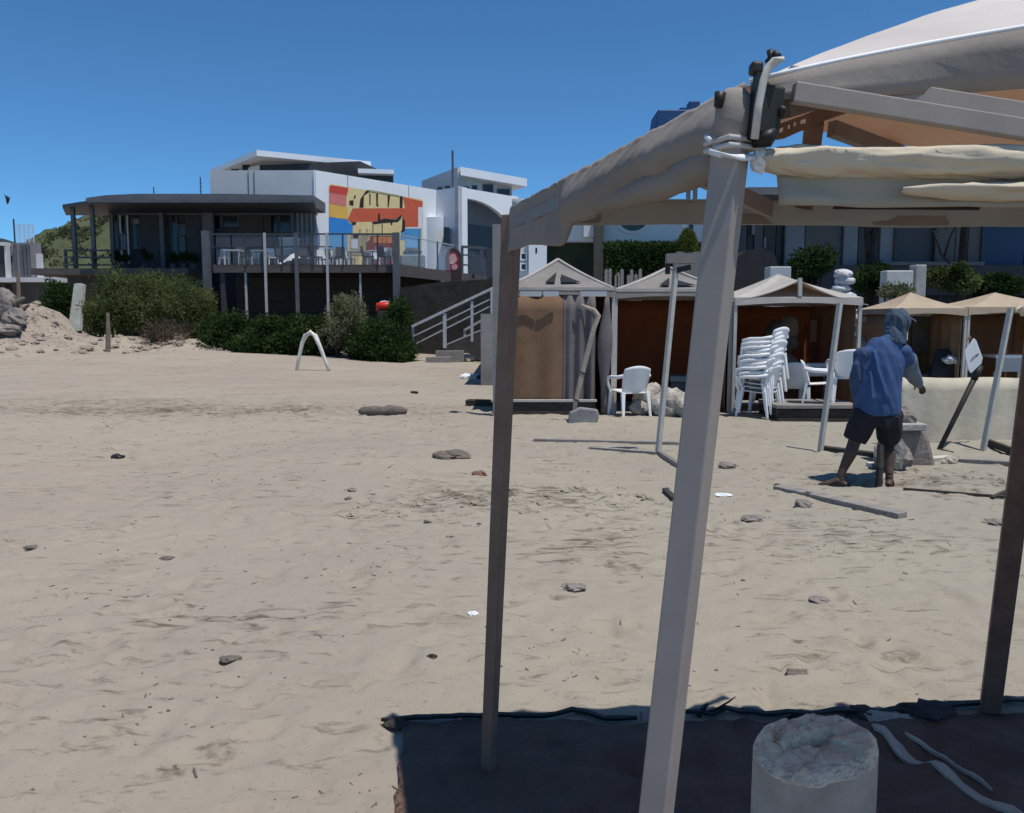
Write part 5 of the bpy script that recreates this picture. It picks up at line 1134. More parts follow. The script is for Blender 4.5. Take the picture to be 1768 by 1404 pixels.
# spade stuck handle-down: dark shaft with a white blade at the top
p = onsand(1621, 777); q = at(1692, 634, p.y + .1)
sp_ = thing('spade', 'spade with long dark shaft and white blade leaning upside down on the barrier', 'spade', (p.x, p.y, gh(p.x, p.y)))
d = (q - p).normalized(); mb = MB(); mb.tube([p - d*.12, p.lerp(q, .5), q], [.026, .03, .034], 10); mb.build('shaft', mat('dark_shaft', (0.035, 0.028, 0.024), .6, .3, 8), sp_, smooth=True)
mb = MB(); P = []
u_ = (at(1690, 640, q.y) - at(1676, 588, q.y)); 
B = [at(x, y, q.y - .03) for x, y in ((1677, 645), (1695, 628), (1697, 618), (1686, 588), (1682, 584), (1667, 606), (1666, 613), (1672, 638))]
mb.prism(B, (0, .02, 0)); mb.build('blade', M_PLASTIC, sp_, bevel=.006)
mb = MB(); mb.tube([q - d*.16, q + d*.02], [.04, .03], 10); mb.build('socket', M_BLACK, sp_, smooth=True)
c = at(1683, 617, q.y - .034)
mb = MB(); n = 18
for k in range(n):
    a0, a1 = 2*math.pi*k/n, 2*math.pi*(k+1)/n; e = lambda a, r: (c.x + r*(.05*math.cos(a)*.9 + .018*math.sin(a)), c.y, c.z + r*(.05*math.sin(a)*.62 + .034*math.cos(a)))
    mb.add([e(a0, 1), e(a1, 1), e(a1, .74), e(a0, .74)], [(0, 1, 2, 3)])
mb.add([(c.x - .03, c.y, c.z - .012), (c.x + .03, c.y, c.z + .024), (c.x + .028, c.y, c.z + .032), (c.x - .032, c.y, c.z - .004)], [(0, 1, 2, 3)])
mb.build('oval_emblem', M_BLACK, sp_)
mb = MB(); mb.tube([at(1668, 590, q.y + .02), at(1675, 582, q.y + .02), at(1679, 588, q.y + .02)], [.014, .02, .014], 8); mb.build('grip', M_TANC, sp_)
p2 = onsand(1646, 782); mb = MB(); mb.tube([p - Vector((.01, 0, .0)), (p2.x, p2.y, p2.z + .005)], [.022, .012], 8); tag(mb.build('dark_stick', M_DTIMBER), 'short dark stick at the foot of the spade shaft', 'stick')
# broken concrete footing beside the person
p = at(1590, 782, 8.4)
ft = thing('broken_footing', 'broken concrete footing with pale slab on top beside the person', 'rubble', (p.x, 8.5, gh(p.x, 8.5)))
g = gh(p.x, 8.5)
t = MB(); P0 = [at(x, y, 8.5) for x, y in ((1545, 790), (1622, 786), (1606, 755), (1597, 738), (1552, 742))]
for q in P0[:2]: q.z = g - .06
t.prism(P0, (0, .5, 0)); t.build('base_mass', M_ROCK, ft, bevel=.05)
q0, q1 = at(1552, 744, 8.42), at(1600, 732, 8.42); mb = MB(); mb.box((q0.x, 8.4, q0.z), (q1.x, 9.0, q1.z)); mb.build('cap_slab', M_CONC, ft, bevel=.012)
t = MB(); c = at(1566, 722, 8.6); rockmesh(t, c, (.10, .12, .12), 150, .3); t.build('top_lump', M_ROCK, ft)
t = MB(); c = at(1530, 770, 8.2); rockmesh(t, (c.x + .1, 8.3, g + .12), (.20, .16, .15), 151, .3); t.build('side_lump', M_ROCK, ft)

# ------------------------------------------------------------------ planks and debris on the sand
def plank(label, a, b, w, h, m, name='plank', dz=0.0, roll=0.0):
    p = onsand(*a); q = onsand(*b); o = MB(); n = 8; c = (p + q) / 2
    up = h * .35 + dz
    for pt in (p, q): pt.z = gh(pt.x, pt.y) + up
    o.bar(p - c, q - c, w, h, roll=roll); ob = o.build(name, m, bevel=.006); ob.location = c; ob.location.z = (p.z + q.z)/2
    dv = (q - p); 
    # keep world slope
    return tag(ob, label, 'plank')
def plank2(label, a, b, w, h, m, name='plank', group=None):
    p = onsand(*a); q = onsand(*b); c = Vector(((p.x+q.x)/2, (p.y+q.y)/2, 0)); zp = gh(p.x, p.y); zq = gh(q.x, q.y); zc = gh(c.x, c.y)
    lift = max(0, zc - (zp+zq)/2) * .5; c.z = (zp+zq)/2 + lift + h*.3
    mb = MB(); n = 6; L = (q - p); L.z = zq - zp
    mb.bar(-L/2, L/2, w, h, roll=.06); o = mb.build(name, m, bevel=min(w, h)*.12); o.location = c; return tag(o, label, 'plank', group)
plank2('long grey plank lying diagonally on the sand in the middle right', (1342, 846), (1558, 895), .11, .06, M_TIMBER)
plank2('thin dark plank end beside the long diagonal plank', (1340, 841), (1400, 858), .05, .04, M_DTIMBER)
plank2('dark plank behind the legs of the person', (1420, 778), (1512, 790), .08, .07, M_DTIMBER)
plank2('pale plank on the sand right of the person', (1500, 806), (1640, 793), .09, .05, mat('pale_timber', (0.5, 0.47, 0.42), .9, .2, 4))
plank2('dark edged plank at the right end of the trench', (1655, 797), (1756, 802), .10, .05, M_TIMBER)
plank2('dark board along the foot of the barrier at right', (1706, 775), (1790, 798), .05, .08, M_DTIMBER)
plank2('narrow grey board left of the loose bracket pole', (922, 762), (1172, 768), .06, .04, M_TIMBER)
plank2('second narrow board lying just in front of the first', (1018, 775), (1140, 784), .06, .035, M_TIMBER)
plank2('dark sleeper at the left foot of the closed tent', (806, 700), (880, 702), .16, .14, M_DTIMBER)
plank2('thin dark batten at the right edge of the dug sand', (1712, 862), (1762, 838), .03, .03, M_DTIMBER)
plank2('long thin batten lying along the dug sand at right', (1560, 846), (1762, 862), .025, .02, M_DTIMBER)
plank2('short dark slat standing off the near leg', (1148, 850), (1164, 866), .05, .05, M_DTIMBER)
# log
p = onsand(661, 716); lg = MB(); L = .40
lg.tube([(-L, 0, 0), (-L*.85, 0, .01), (-L*.3, 0, .015), (.02, 0, .005), (L*.2, 0, .02), (L*.8, 0, .01), (L, 0, 0)], [.03, .07, .085, .075, .09, .075, .03], 12, ref=(0, 1, 0))
o = lg.build('driftwood_log', M_DRIFT, smooth=True); o.location = (p.x, p.y, gh(p.x, p.y) + .05); o.rotation_euler = (0, 0, .05); tag(o, 'dark driftwood log lying in the middle of the beach', 'log')
# white hoop
p = onsand(512, 640); q = onsand(568, 640); Yq = p.y
mb = MB(); pts = [at(x, y, Yq) for x, y in ((511, 642), (516, 618), (522, 592), (528, 579), (536, 574), (544, 579), (553, 600), (562, 624), (570, 642))]
pts[0].z = gh(pts[0].x, Yq) - .1; pts[-1].z = gh(pts[-1].x, Yq) - .1
mb.tube(pts, [.05, .055, .06, .075, .085, .075, .06, .055, .05], 10); o = mb.build('bent_hoop', mat('bleached_white', (0.66, 0.64, 0.58), .85, .15, 9, .3, 40), smooth=True); tag(o, 'bleached white bent hoop standing in the sand', 'hoop')
# stones, weed and driftwood bits, singled out
bits = [(203, 791, .13, .06, M_BLACK, 'black pebble alone on the left sand', 'pebble'), (397, 1140, .09, .03, M_DRIFT, 'flat brown chip on the near left sand', 'chip'), (746, 1134, .05, .016, M_BLACK, 'small black chip left of the near leg', 'chip'), (816, 1061, .05, .02, M_PLASTIC, 'small white shell left of the near leg', 'shell'),
        (607, 848, .08, .04, M_ROCK, 'dark pebble above the churned sand', 'pebble'), (602, 862, .07, .035, M_ROCK, 'dark pebble below another pebble near the churned sand', 'pebble'), (777, 790, .36, .13, M_DRIFT, 'dark driftwood slab beside the near leg', 'driftwood'), (830, 820, .14, .06, mat('rusty_stone', (0.2, 0.11, 0.08), .9, .3, 8), 'rusty stone left of the near leg', 'stone'),
        (715, 679, .16, .07, M_BLACK, 'tiny black stone behind the driftwood log', 'stone'), (1415, 1038, .10, .035, M_ROCK, 'dark stone in the middle of the right sand', 'stone'), (1376, 1164, .11, .02, M_DRIFT, 'flat dark chip right of the thick leg', 'chip'), (1248, 855, .16, .02, M_PLASTIC, 'white scrap right of the thick leg', 'scrap'),
        (1385, 874, .12, .07, M_ROCK, 'dark stone below the diagonal plank', 'stone'), (1595, 792, .10, .10, M_PLASTIC, 'white lump by the pale plank', 'lump'), (1640, 800, .14, .10, M_CONCB, 'round pale stone at the end of the pale plank', 'stone'), (1296, 898, .16, .05, M_ROCK, 'flat stone half buried right of the thick leg', 'stone'), (990, 1018, .13, .05, M_ROCK, 'brown weed lump left of the thick leg', 'weed'), (1255, 808, .2, .09, M_ROCK, 'earth clod right of the thick leg', 'clod'), (57, 947, .1, .03, M_DRIFT, 'small brown chip at the left edge', 'chip'), (290, 965, .09, .025, M_DRIFT, 'brown chip in the left middle sand', 'chip'), (1722, 905, .17, .05, M_ROCK, 'flat stone at the right edge', 'stone')]
for k, (px, py, w, h, m, lb, ct) in enumerate(bits):
    rock({'chip': 'wood_chip', 'shell': 'sea_shell', 'scrap': 'paper_scrap', 'weed': 'weed_lump', 'clod': 'earth_clod', 'lump': 'plaster_lump'}.get(ct, ct), lb, ct, px, py, w, h, m, 200+k, sink=.3)
# uncountable litter: twigs, weed shreds, grit
mb = MB(); rr = random.Random(17); cnt = 0
cen_ = [(2.3 + 13 * rr.random() ** 1.3, rr.uniform(-.72, .72)) for _ in range(120)]
for k in range(1000):
    cy_, cu_ = rr.choice(cen_); yy = max(2.2, cy_ + rr.gauss(0, .10 + .02*cy_)); xx = cu_ * (cy_ + .4) + rr.gauss(0, .14 + .03*cy_); z = gh(xx, yy)
    s = rr.uniform(.004, .013) * (1 + .06*yy) * (1 if rr.random() < .95 else 2.0); a = rr.uniform(0, math.pi)
    dx, dy = math.cos(a)*s, math.sin(a)*s
    if rr.random() < .6:
        mb.bar((xx-dx, yy-dy, gh(xx-dx, yy-dy) + .002), (xx+dx, yy+dy, gh(xx+dx, yy+dy) + .002 + rr.uniform(0, .4)*s), s*.28, s*.2)
    else:
        mb.ball((xx, yy, z + s*.1), (s*.6, s*.5, s*.3), 6, 4)
lt = mb.build('beach_litter', M_DRIFT); lt['kind'] = 'stuff'; lt['label'] = 'scattered twigs and weed shreds on the sand'
# clods on the churned ridge and dug trench
mb = MB(); 
for k in range(260):
    if k < 150: xx = rr.gauss(.2, .8); yy = rr.gauss(6.7, .45)
    else: xx = rr.gauss(5.0, .8); yy = rr.gauss(7.7, .35)
    s = .008 + .035*rr.random()**2.5; rockmesh(mb, (xx, yy, gh(xx, yy) - s*.05), (s*1.3, s*.9, s*.5), k, .7)
ob = mb.build('sand_clods', M_SAND); ob['kind'] = 'stuff'; ob['label'] = 'loose sand clods around the churned and dug sand'

mb = MB()
for k in range(190):
    if k < 120: xx = rr.gauss(-19.0, 1.7); yy = rr.gauss(32.2, 1.2)
    else: xx = rr.gauss(-13.8, 1.4); yy = rr.gauss(33.0, .5)
    s_z = .03 + .15*rr.random()**3; mb2_ = rockmesh(mb, (xx, yy, gh(xx, yy) + s_z*.1), (s_z*1.2, s_z, s_z*.7), 400+k, .6)
ob = mb.build('mound_rubble', mat('pink_rubble', (0.33, 0.265, 0.215), .95, .0, 2, .6, 14, col2=(0.28, 0.225, 0.185))); ob['kind'] = 'stuff'; ob['label'] = 'loose pinkish rubble over the sand mounds at the left'

# ------------------------------------------------------------------ person
YP = 7.62
def pp(px, py, dy=0.0): return at(px, py, YP + dy)
SKIN = mat('dark_skin', (0.085, 0.052, 0.038), .55, .15, 12, .1, 120); JACK = mat('blue_hoodie', (0.040, 0.082, 0.195), .85, .18, 6, .25, 160); HOOD = mat('slate_hood', (0.05, 0.078, 0.115), .85, .2, 8, .3, 160)
PANT = mat('charcoal_shorts', (0.020, 0.020, 0.024), .9, .2, 6, .3, 120); SLEEVE = mat('grey_sleeve', (0.13, 0.16, 0.21), .85, .15, 8, .25, 160)
gf = gh(pp(1500, 830).x, YP)
pe = thing('person', 'person in blue hoodie, slate cap and dark shorts seen from behind digging', 'person', (pp(1510, 830).x, YP, gf))
fL = pp(1441, 825, .02); fR = pp(1537, 828, -.05); fL.z = gh(fL.x, fL.y) + .045; fR.z = gh(fR.x, fR.y) + .045
hipL, hipR = pp(1497, 712), pp(1536, 712); kL, kR = pp(1474, 766, .05), pp(1533, 768, .10)
aL, aR = fL + Vector((.055, .0, .075)), fR + Vector((.0, .02, .08))
chest = pp(1524, 628); neck = pp(1541, 586, .03); head = pp(1549, 560, .06)
shL, shR = pp(1491, 611), pp(1563, 607)
elL, elR = pp(1479, 655, .0), pp(1571, 641, .16); wrL, wrR = pp(1479, 690, .06), pp(1587, 664, .34)
b = MB()
b.tube([pp(1517, 718), pp(1517, 690), pp(1521, 650), chest, pp(1530, 602), neck], [(.15, .11), (.145, .10), (.15, .10), (.17, .105), (.15, .09), (.06, .06)], 16)
b.tube([neck - Vector((0, 0, .04)), neck + Vector((.01, .01, .06)), head], [.06, .055, .06], 12)
b.ball(head, (.078, .098, .115), 20, 14); fd = Vector((.90, .44, 0)).normalized(); sdv = Vector((.44, -.90, 0))
b.ball(head + fd*.035 - Vector((0, 0, .05)), (.058, .058, .07), 14, 10)
b.tube([head + fd*.09 + Vector((0, 0, .015)), head + fd*.112 - Vector((0, 0, .022)), head + fd*.092 - Vector((0, 0, .03))], [.009, .016, .012], 8)   # nose
b.ball(head + fd*.088 - Vector((0, 0, .058)), (.026, .026, .011), 10, 6)                                                                         # mouth
for s in (-1, 1): b.ball(head + sdv*s*.082 - Vector((0, 0, .01)), (.016, .02, .032), 10, 8)                                                      # ears
for s in (-1, 1): b.ball(head + fd*.082 + sdv*s*.033 + Vector((0, 0, .012)), (.015, .015, .010), 8, 6)
for h_, k_, a_f, f_, toe in ((hipL, kL, aL, fL, Vector((-.13, .06, -.02))), (hipR, kR, aR, fR, Vector((.07, .11, -.02)))):
    b.tube([h_ + Vector((0, 0, .03)), h_.lerp(k_, .4), k_, k_.lerp(a_f, .3) + Vector((0, -.018, 0)), k_.lerp(a_f, .75), a_f], [.09, .082, .058, .058, .042, .036], 14)
    hl = a_f - toe*.38; hl.z = f_.z - .012
    b.tube([hl, a_f*.5 + f_*.5 + Vector((0, 0, -.01)), f_ + toe*.45 + Vector((0, 0, -.004)), f_ + toe + Vector((0, 0, -.01))], [.03, .038, .036, .02], 12)
    b.tube([a_f, a_f + Vector((0, 0, -.05))], [.036, .036], 12)
def hand(b, w, d, side, curl=.5):
    d = d.normalized(); up = Vector((0, 0, 1)); lat = d.cross(up).normalized() * side; nr = lat.cross(d).normalized() * (1 if lat.cross(d).z < 0 else -1)
    pal = w + d * .085
    b.tube([w - d*.02, w + d*.035, pal], [(.026, .022), (.036, .017), (.038, .015)], 12, ref=lat)
    for k, L in enumerate((.066, .074, .07, .055)):
        o_ = pal - d*.006 + lat * (.027 - .018*k); c1 = o_ + d*L*.45 + nr*L*.12*curl; c2 = c1 + d*L*.3 + nr*L*.35*curl; c3 = c2 + d*L*.12 + nr*L*.38*curl
        b.tube([o_ - d*.012, o_, c1, c2, c3], [.0085, .009, .0085, .008, .0065], 8)
    o_ = w + d*.03 + lat*.03; b.tube([o_ - lat*.008, o_ + lat*.022 + d*.022, o_ + lat*.034 + d*.05 + nr*.01, o_ + lat*.034 + d*.068 + nr*.018], [.012, .0115, .010, .0075], 8)
for s_h, e_, w_, sd_ in ((shL, elL, wrL, 1), (shR, elR, wrR, -1)):
    b.tube([s_h, s_h.lerp(e_, .5), e_, e_.lerp(w_, .5), w_], [.042, .042, .036, .034, .026], 12); hand(b, w_, w_ - e_, sd_, .7)
blob(b, 'body', SKIN, pe, .0065, 4)
# hoodie
j = MB()
j.tube([pp(1517, 717), pp(1517, 705), pp(1516, 685), pp(1518, 655), pp(1522, 630), pp(1525, 610), pp(1531, 598), pp(1538, 590), pp(1541, 584)], [(.20, .14), (.205, .15), (.207, .16), (.205, .155), (.205, .15), (.195, .13), (.155, .105), (.10, .085), (.085, .08)], 24)
j.ball(shL + Vector((.02, 0, .0)), (.075, .085, .075)); j.ball(shR + Vector((-.02, 0, 0)), (.075, .085, .075))
j.tube([pp(1508, 605, -.115), pp(1515, 640, -.150), pp(1528, 680, -.155), pp(1541, 704, -.135)], [.012, .022, .024, .012], 10)
j.tube([pp(1502, 640, -.13), pp(1506, 690, -.14)], [.012, .02], 10)
j.tube([shR + Vector((-.04, 0, 0)), shR.lerp(elR, .45)], [.088, .086], 16)
hoo = blob(j, 'hoodie', JACK, pe, .010, 8, .024, 7)
j = MB(); j.tube([shL + Vector((.035, 0, .012)), shL + Vector((-.005, 0, -.02)), shL.lerp(elL, .5), elL, elL.lerp(wrL, .6), wrL], [.07, .078, .074, .066, .058, .045], 16); blob(j, 'sleeve', mat('shaded_blue_sleeve', (0.038, 0.066, 0.135), .85, .18, 6, .25, 160), pe, .010, 5, .028, 10)  # left sleeve painted darker blue for the crease shade beside the torso
j = MB(); j.tube([shR.lerp(elR, .3), shR.lerp(elR, .55), elR, elR.lerp(wrR, .6), wrR + (wrR - elR)*.02], [.084, .090, .082, .062, .045], 16); blob(j, 'sleeve', SLEEVE, pe, .010, 8, .014, 9)
# hood with cap
j = MB(); j.ball(head + Vector((-.005, -.012, .018)), (.115, .125, .135), 20, 14); j.tube([neck + Vector((-.01, -.03, -.045)), neck + Vector((0, -.02, .03)), head - Vector((.01, .02, .03))], [(.115, .10), (.10, .095), (.10, .10)], 18)
blob(j, 'hood', HOOD, pe, .009, 4, .02, 16)
j = MB(); P = []
cap = head + Vector((.0, 0, .065)); 
for i in range(5):
    P.append([cap + fd*(.095 + i*.030) + sdv*((k/8*2-1)*(.085 - .012*i)) + Vector((0, 0, .012 - .022*((k/8*2-1)**2) - .008*i)) for k in range(9)])
j.grid(P); j.build('cap_visor', mat('pale_blue_visor', (0.16, 0.24, 0.34), .8, .1), pe, smooth=True, solid=.008)
j = MB(); P = [head + fd*.08 + Vector((0, 0, -.05)) + v for v in (Vector((0, 0, 0)), sdv*.05 + Vector((.0, 0, .02)), sdv*.05 + Vector((0, 0, -.10)), Vector((-.02, 0, -.11)))]; j.prism(P, fd*.012); j.build('face_mask', mat('pale_cloth', (0.5, 0.52, 0.55), .9, .1), pe)
# shorts
j = MB()
j.tube([pp(1517, 706), pp(1517, 722), pp(1516, 738)], [(.175, .125), (.185, .135), (.17, .12)], 20)
j.tube([hipL + Vector((.0, 0, .0)), hipL.lerp(kL, .5) + Vector((.0, 0, 0)), kL + Vector((.006, 0, .035))], [.12, .118, .105], 18); j.tube([hipR, hipR.lerp(kR, .5), kR + Vector((0, 0, .035))], [.12, .118, .10], 18)
blob(j, 'shorts', PANT, pe, .010, 6, .03, 10)
# fold lines of the hoodie: a kangaroo flap edge
# clear bag at the hip, lying on the footing lump
p = at(1538, 762, 8.05); t = MB(); rockmesh(t, (0, 0, 0), (.11, .08, .14), 160, .45); bgm = bpy.data.materials.new('clear_plastic_bag'); bgm.use_nodes = True; bs = bgm.node_tree.nodes['Principled BSDF']; bs.inputs['Base Color'].default_value = (.30, .29, .27, 1); bs.inputs['Alpha'].default_value = .5; bs.inputs['Roughness'].default_value = .3
o = t.build('plastic_bag', bgm); o.location = (p.x + .03, 8.05, gh(p.x, 8.05) + .20); tag(o, 'crumpled clear plastic bag beside the knee of the person', 'bag')
# short dark upright tube in the hole
p = pp(1516, 834, -.1); mb = MB(); q = pp(1520, 768, -.06); mb.tube([(p.x, p.y, gh(p.x, p.y) - .15), (p.x + .01, p.y, p.z + .15), q], [.035, .032, .028], 9); mb2 = mb
tag(mb.build('dark_upright', M_DTIMBER), 'short dark upright in the hole between the legs', 'stake')

# ------------------------------------------------------------------ the near gazebo
E1 = at(1292, 148, 1.15); E2 = at(884, 360, 2.62); E3 = at(2200, 370, 2.70); E4 = E1 + (E3 - E2)
cen = (E1 + E2 + E3 + E4) / 4; APX = Vector((cen.x, cen.y, 2.265))
gz = thing('near_gazebo', 'large near gazebo with grey legs, white canopy and rolled cream curtain', 'gazebo', (cen.x, cen.y, 0))
def leg(top, bot, w, roll, m, split=None, m2=None, tap=1.0):
    """one leg through two seen points, carried on down into the sand"""
    d = (bot - top).normalized(); k = (gh(bot.x, bot.y) - .06 - top.z) / d.z; foot = top + d * k
    if split is None: mb = MB(); mb.bar(top, foot, w, w, roll=roll, taper=tap); mb.build('leg', m, gz, bevel=.003); return foot
    s = top.lerp(foot, split); mb = MB(); mb.bar(s, top, w, w, roll=roll); o = mb.build('leg', m, gz, bevel=.003)
    mb = MB(); mb.bar(foot, s + (top - s) * .05, w*.8, w*.8, roll=roll); mb.build('inner_tube', m2 or m, o, bevel=.003)
    mb = MB(); mb.box((s.x - w*.62, s.y - w*.62, s.z - .012), (s.x + w*.62, s.y + w*.62, s.z + .02)); mb.build('lock_collar', m, o)
    return foot
f1 = leg(at(1264, 236, 1.15), at(1133, 1404, 1.15), .0415, .58, mat('near_leg_grey', (0.30, 0.265, 0.245), .45, .10, 9))
b2 = onsand(843, 1322)
f2 = leg(at(884, 372, 2.64), b2, .050, .5, mat('brown_grey_leg', (0.19, 0.125, 0.095), .55, .2, 9, .08, 120), tap=.78)
b3 = onsand(1709, 1228)
f3 = leg(at(1818, 372, 2.68), b3, .07, .5, M_RUSTP)
f5 = leg(E3 - Vector((0, 0, .02)), E3 - Vector((-.02, 0, 1.0)), .042, .5, M_GREYP)
f4 = leg(E4 - Vector((0, 0, .02)), E4 - Vector((-.02, 0, 1.0)), .042, .5, M_GREYP)
# canopy
FARARC = .25
def edgept(a, b, t, arc):
    p = a.lerp(b, t); p.z += arc * (math.sin(math.pi * t) ** .9 if arc < .2 else math.sin(math.pi * t ** .66) ** 2); return p
mb = MB(); N = 24
for a, b, arc in ((E1, E2, 0.0), (E2, E3, FARARC), (E3, E4, 0.0), (E4, E1, .155)):
    rows = []
    for s in range(N + 1):
        f = s / N; row = []
        for k in range(N + 1):
            t = k / N; e = edgept(a, b, t, arc); p = e.lerp(APX, f); p.z += .043 * math.sin(math.pi*f) + .02 * math.sin(math.pi*f) * math.sin(math.pi*t) + .006*float(fbm(p.x*6, p.y*6, 3, 4))*(1-f)
            row.append(p)
        rows.append(row)
    mb.grid(rows)
mb.build('canopy', M_CANVAS, gz, smooth=False, solid=.004)
# near hem and its short valance
hem = [edgept(E1, E4, k/40, .155) for k in range(41)]; out = Vector((E4 - E1).yx.to_3d()); out = Vector((out.x, -out.y, 0)).normalized()
mb = MB(); mb.tube([p + out*.006 + Vector((0, 0, .004)) for p in hem], [(.004, .0035)]*41, 8); mb.build('hem_piping', mat('white_piping', (.8, .8, .8), .6, .05), gz, smooth=True)
mb = MB(); mb.grid([[p + out*(.010 + .012*math.sin(k*.9)*s) - Vector((0, 0, s*(.02 + .085*math.sin(math.pi*min(1, k/40*1.25))**.7))) for k, p in enumerate(hem)] for s in (0, .33, .66, 1.0)]); mb.build('front_valance', M_VAL, gz, smooth=True, solid=.003)
# left valance with a rolled curtain inside its lower edge
tl2 = (E2 - E1).normalized(); ol = Vector((-tl2.y, tl2.x, 0)); ol = ol if ol.x < 0 else -ol
n = 160; rows = []
for i in range(17):
    v = i / 16; row = []
    for k in range(n + 1):
        t = k / n; p = E1.lerp(E2, t) + Vector((0, 0, .004)); drop = .105 + .045 * sstep(.52, .62, t) - .015*math.sin(t*9)
        roll_ = .030 * math.sin(math.pi * v ** 1.3) * (1 - float(sstep(.55, .62, t))) + .006*math.sin(t*40)*v
        row.append(p + ol * (.006 + roll_) - Vector((0, 0, float(drop) * v)))
    rows.append(row)
mb = MB(); mb.grid(rows); mb.build('left_valance', M_VAL, gz, smooth=True, solid=.004)
mb = MB(); pts = [E1.lerp(E2, t) + ol*.004 - Vector((0, 0, .082 + .012*math.sin(t*8))) for t in [.04 + .54*k/14 for k in range(15)]]
mb.tube(pts, [(.026, .024 + .004*math.sin(k*1.7)) for k in range(15)], 12, ref=(0, 0, 1)); mb.build('rolled_side_curtain', M_VAL, gz, smooth=True)
# far valance and eave bars
rows = []
for i in range(6):
    v = i / 5; rows.append([E2.lerp(E3, k/50) + Vector((0, -.012 + .010*math.sin(k*.55)*v, .028 - (.076 + .004*math.sin(k*.31))*v)) for k in range(51)])
mb = MB(); mb.grid(rows); mb.build('far_valance', clothmat('far_valance_cloth', (0.36, 0.40, 0.42), (0.2, 0.17, 0.13), .15), gz, smooth=True, solid=.004)
rows = [[E3.lerp(E4, k/30) - Vector((-.01, 0, .11*v/4)) for k in range(31)] for v in range(5)]
mb = MB(); mb.grid(rows); mb.build('right_valance', M_VAL, gz, smooth=True, solid=.004)
for a, b, dz in ((E1, E2, -.05), (E2, E3, -.03), (E3, E4, -.05)):
    mb = MB(); z = Vector((0, 0, dz)); mb.bar(a.lerp(b, .02) + z, a.lerp(b, .98) + z, .022, .03); mb.build('eave_bar', M_GREYP, gz)
# near scissor bars
nb = (E4 - E1)
s0 = E1 + nb*.022
mb = MB(); M_TRUSS = mat('taupe_truss_bar', (0.31, 0.268, 0.24), .55, .12, 12)
mb.bar(s0 + Vector((0, 0, .014)), E1 + nb*.5 + Vector((0, 0, -.148)), .016, .025); mb.build('truss_bar', M_TRUSS, gz, bevel=.002)
mb = MB(); mb.bar(s0 + out*.02 + Vector((0, 0, -.014)), E1 + nb*.5 + out*.02 + Vector((0, 0, -.182)), .016, .027); mb.build('truss_bar', M_TRUSS, gz, bevel=.002)
mb = MB(); mb.bar(E1 + nb*.5 + Vector((0, 0, -.15)), E1 + nb*.98 + Vector((0, 0, .0)), .016, .03); mb.build('truss_bar', M_GREYP, gz, bevel=.002)
# hip rafters
for e in (E1, E2, E3, E4):
    mb = MB(); mb.bar(e.lerp(APX, .06) - Vector((0, 0, .045)), e.lerp(APX, .97) - Vector((0, 0, .05)), .02, .028); mb.build('hip_rafter', M_RUSTP if e is E2 else M_GREYP, gz)
# far truss bars, with stickers on one
tb0, tb1 = at(1345, 230, 1.9), at(1400, 206, 2.0)
mb = MB(); mb.bar(tb0, tb1 + (tb1 - tb0)*1.5, .02, .028); tbr = mb.build('truss_bar', M_RUSTP, gz)
for k, (x0, x1) in enumerate(((1346, 1352), (1357, 1364), (1367, 1374), (1379, 1391))):
    yb = 229 - (x0 - 1345) * .43; q = [at(x, y, 1.885 + (x0-1345)*.0018) for x, y in ((x0, yb + 1), (x1, yb - 2), (x1, yb - 9), (x0, yb - 6))]; mb = MB(); mb.prism(q, (0, .002, 0)); mb.build('sticker', M_PLASTIC, tbr)
mb = MB(); mb.bar(at(1406, 210, 2.3), at(1386, 376, 2.7), .05, .03); mb.build('strut', M_RUSTP, gz)
mb = MB(); mb.bar(at(1436, 222, 2.5), at(1600, 282, 2.75), .03, .045); mb.build('truss_bar', M_GREYP, gz)
mb = MB(); mb.bar(at(1190, 296, 2.3), at(1330, 362, 2.6), .02, .05); mb.build('truss_bar', M_GREYP, gz)
mb = MB(); mb.bar(at(1440, 357, 2.6), at(1690, 359, 2.6), .012, .014); mb.build('dark_slot_bar', M_BLACK, gz)
# corner fittings of the thick leg
c0, c1 = at(1264, 243, 1.146), at(1270, 160, 1.146)
mb = MB(); mb.tube([c0, c0.lerp(c1, .4), c0.lerp(c1, .85), c0.lerp(c1, 1.06)], [(.024, .022), (.026, .024), (.026, .022), (.014, .012)], 18); mb.build('corner_sleeve', M_VAL, gz, smooth=True)
for y0, y1, ww in ((241, 250, .056), (254, 263, .056)):
    a = at(1263, (y0+y1)/2, 1.15); h_ = (y1-y0)*1.15/1400; mb = MB(); mb.box((-ww/2, -ww/2, -h_/2), (ww/2, ww/2, h_/2), M=Matrix.Translation(a) @ Matrix.Rotation(.45, 4, 'Z')); mb.build('collar', mat('collar_grey', (.48, .475, .46), .5, .08), gz, bevel=.003)
mb = MB(); a = at(1318, 236, 1.13); b = at(1330, 150, 1.13); mb.bar(a, b, .034, .026, roll=.2); mb.build('corner_bracket', M_DGREENB, gz, bevel=.004)
mb = MB(); mb.bar(at(1299, 240, 1.12), at(1312, 128, 1.12), .012, .02); mb.build('bracket_edge', M_BLACK, gz)
mb = MB(); mb.bar(at(1306, 108, 1.125), at(1304, 130, 1.125), .016, .02); mb.build('corner_cap', M_DGREENB, gz, bevel=.004)
mb = MB(); mb.tube([at(1331, 108, 1.125), at(1333, 98, 1.125), at(1328, 86, 1.125)], [.009, .006, .004], 8); mb.tube([at(1336, 104, 1.12), at(1342, 96, 1.12), at(1336, 88, 1.12)], [.005, .006, .003], 8); mb.build('hook', M_BLACK, gz, smooth=True)
mb = MB(); pts = [at(x, y, 1.11) for x, y in ((1352, 102), (1338, 106), (1326, 118), (1318, 140), (1310, 180), (1303, 240))]
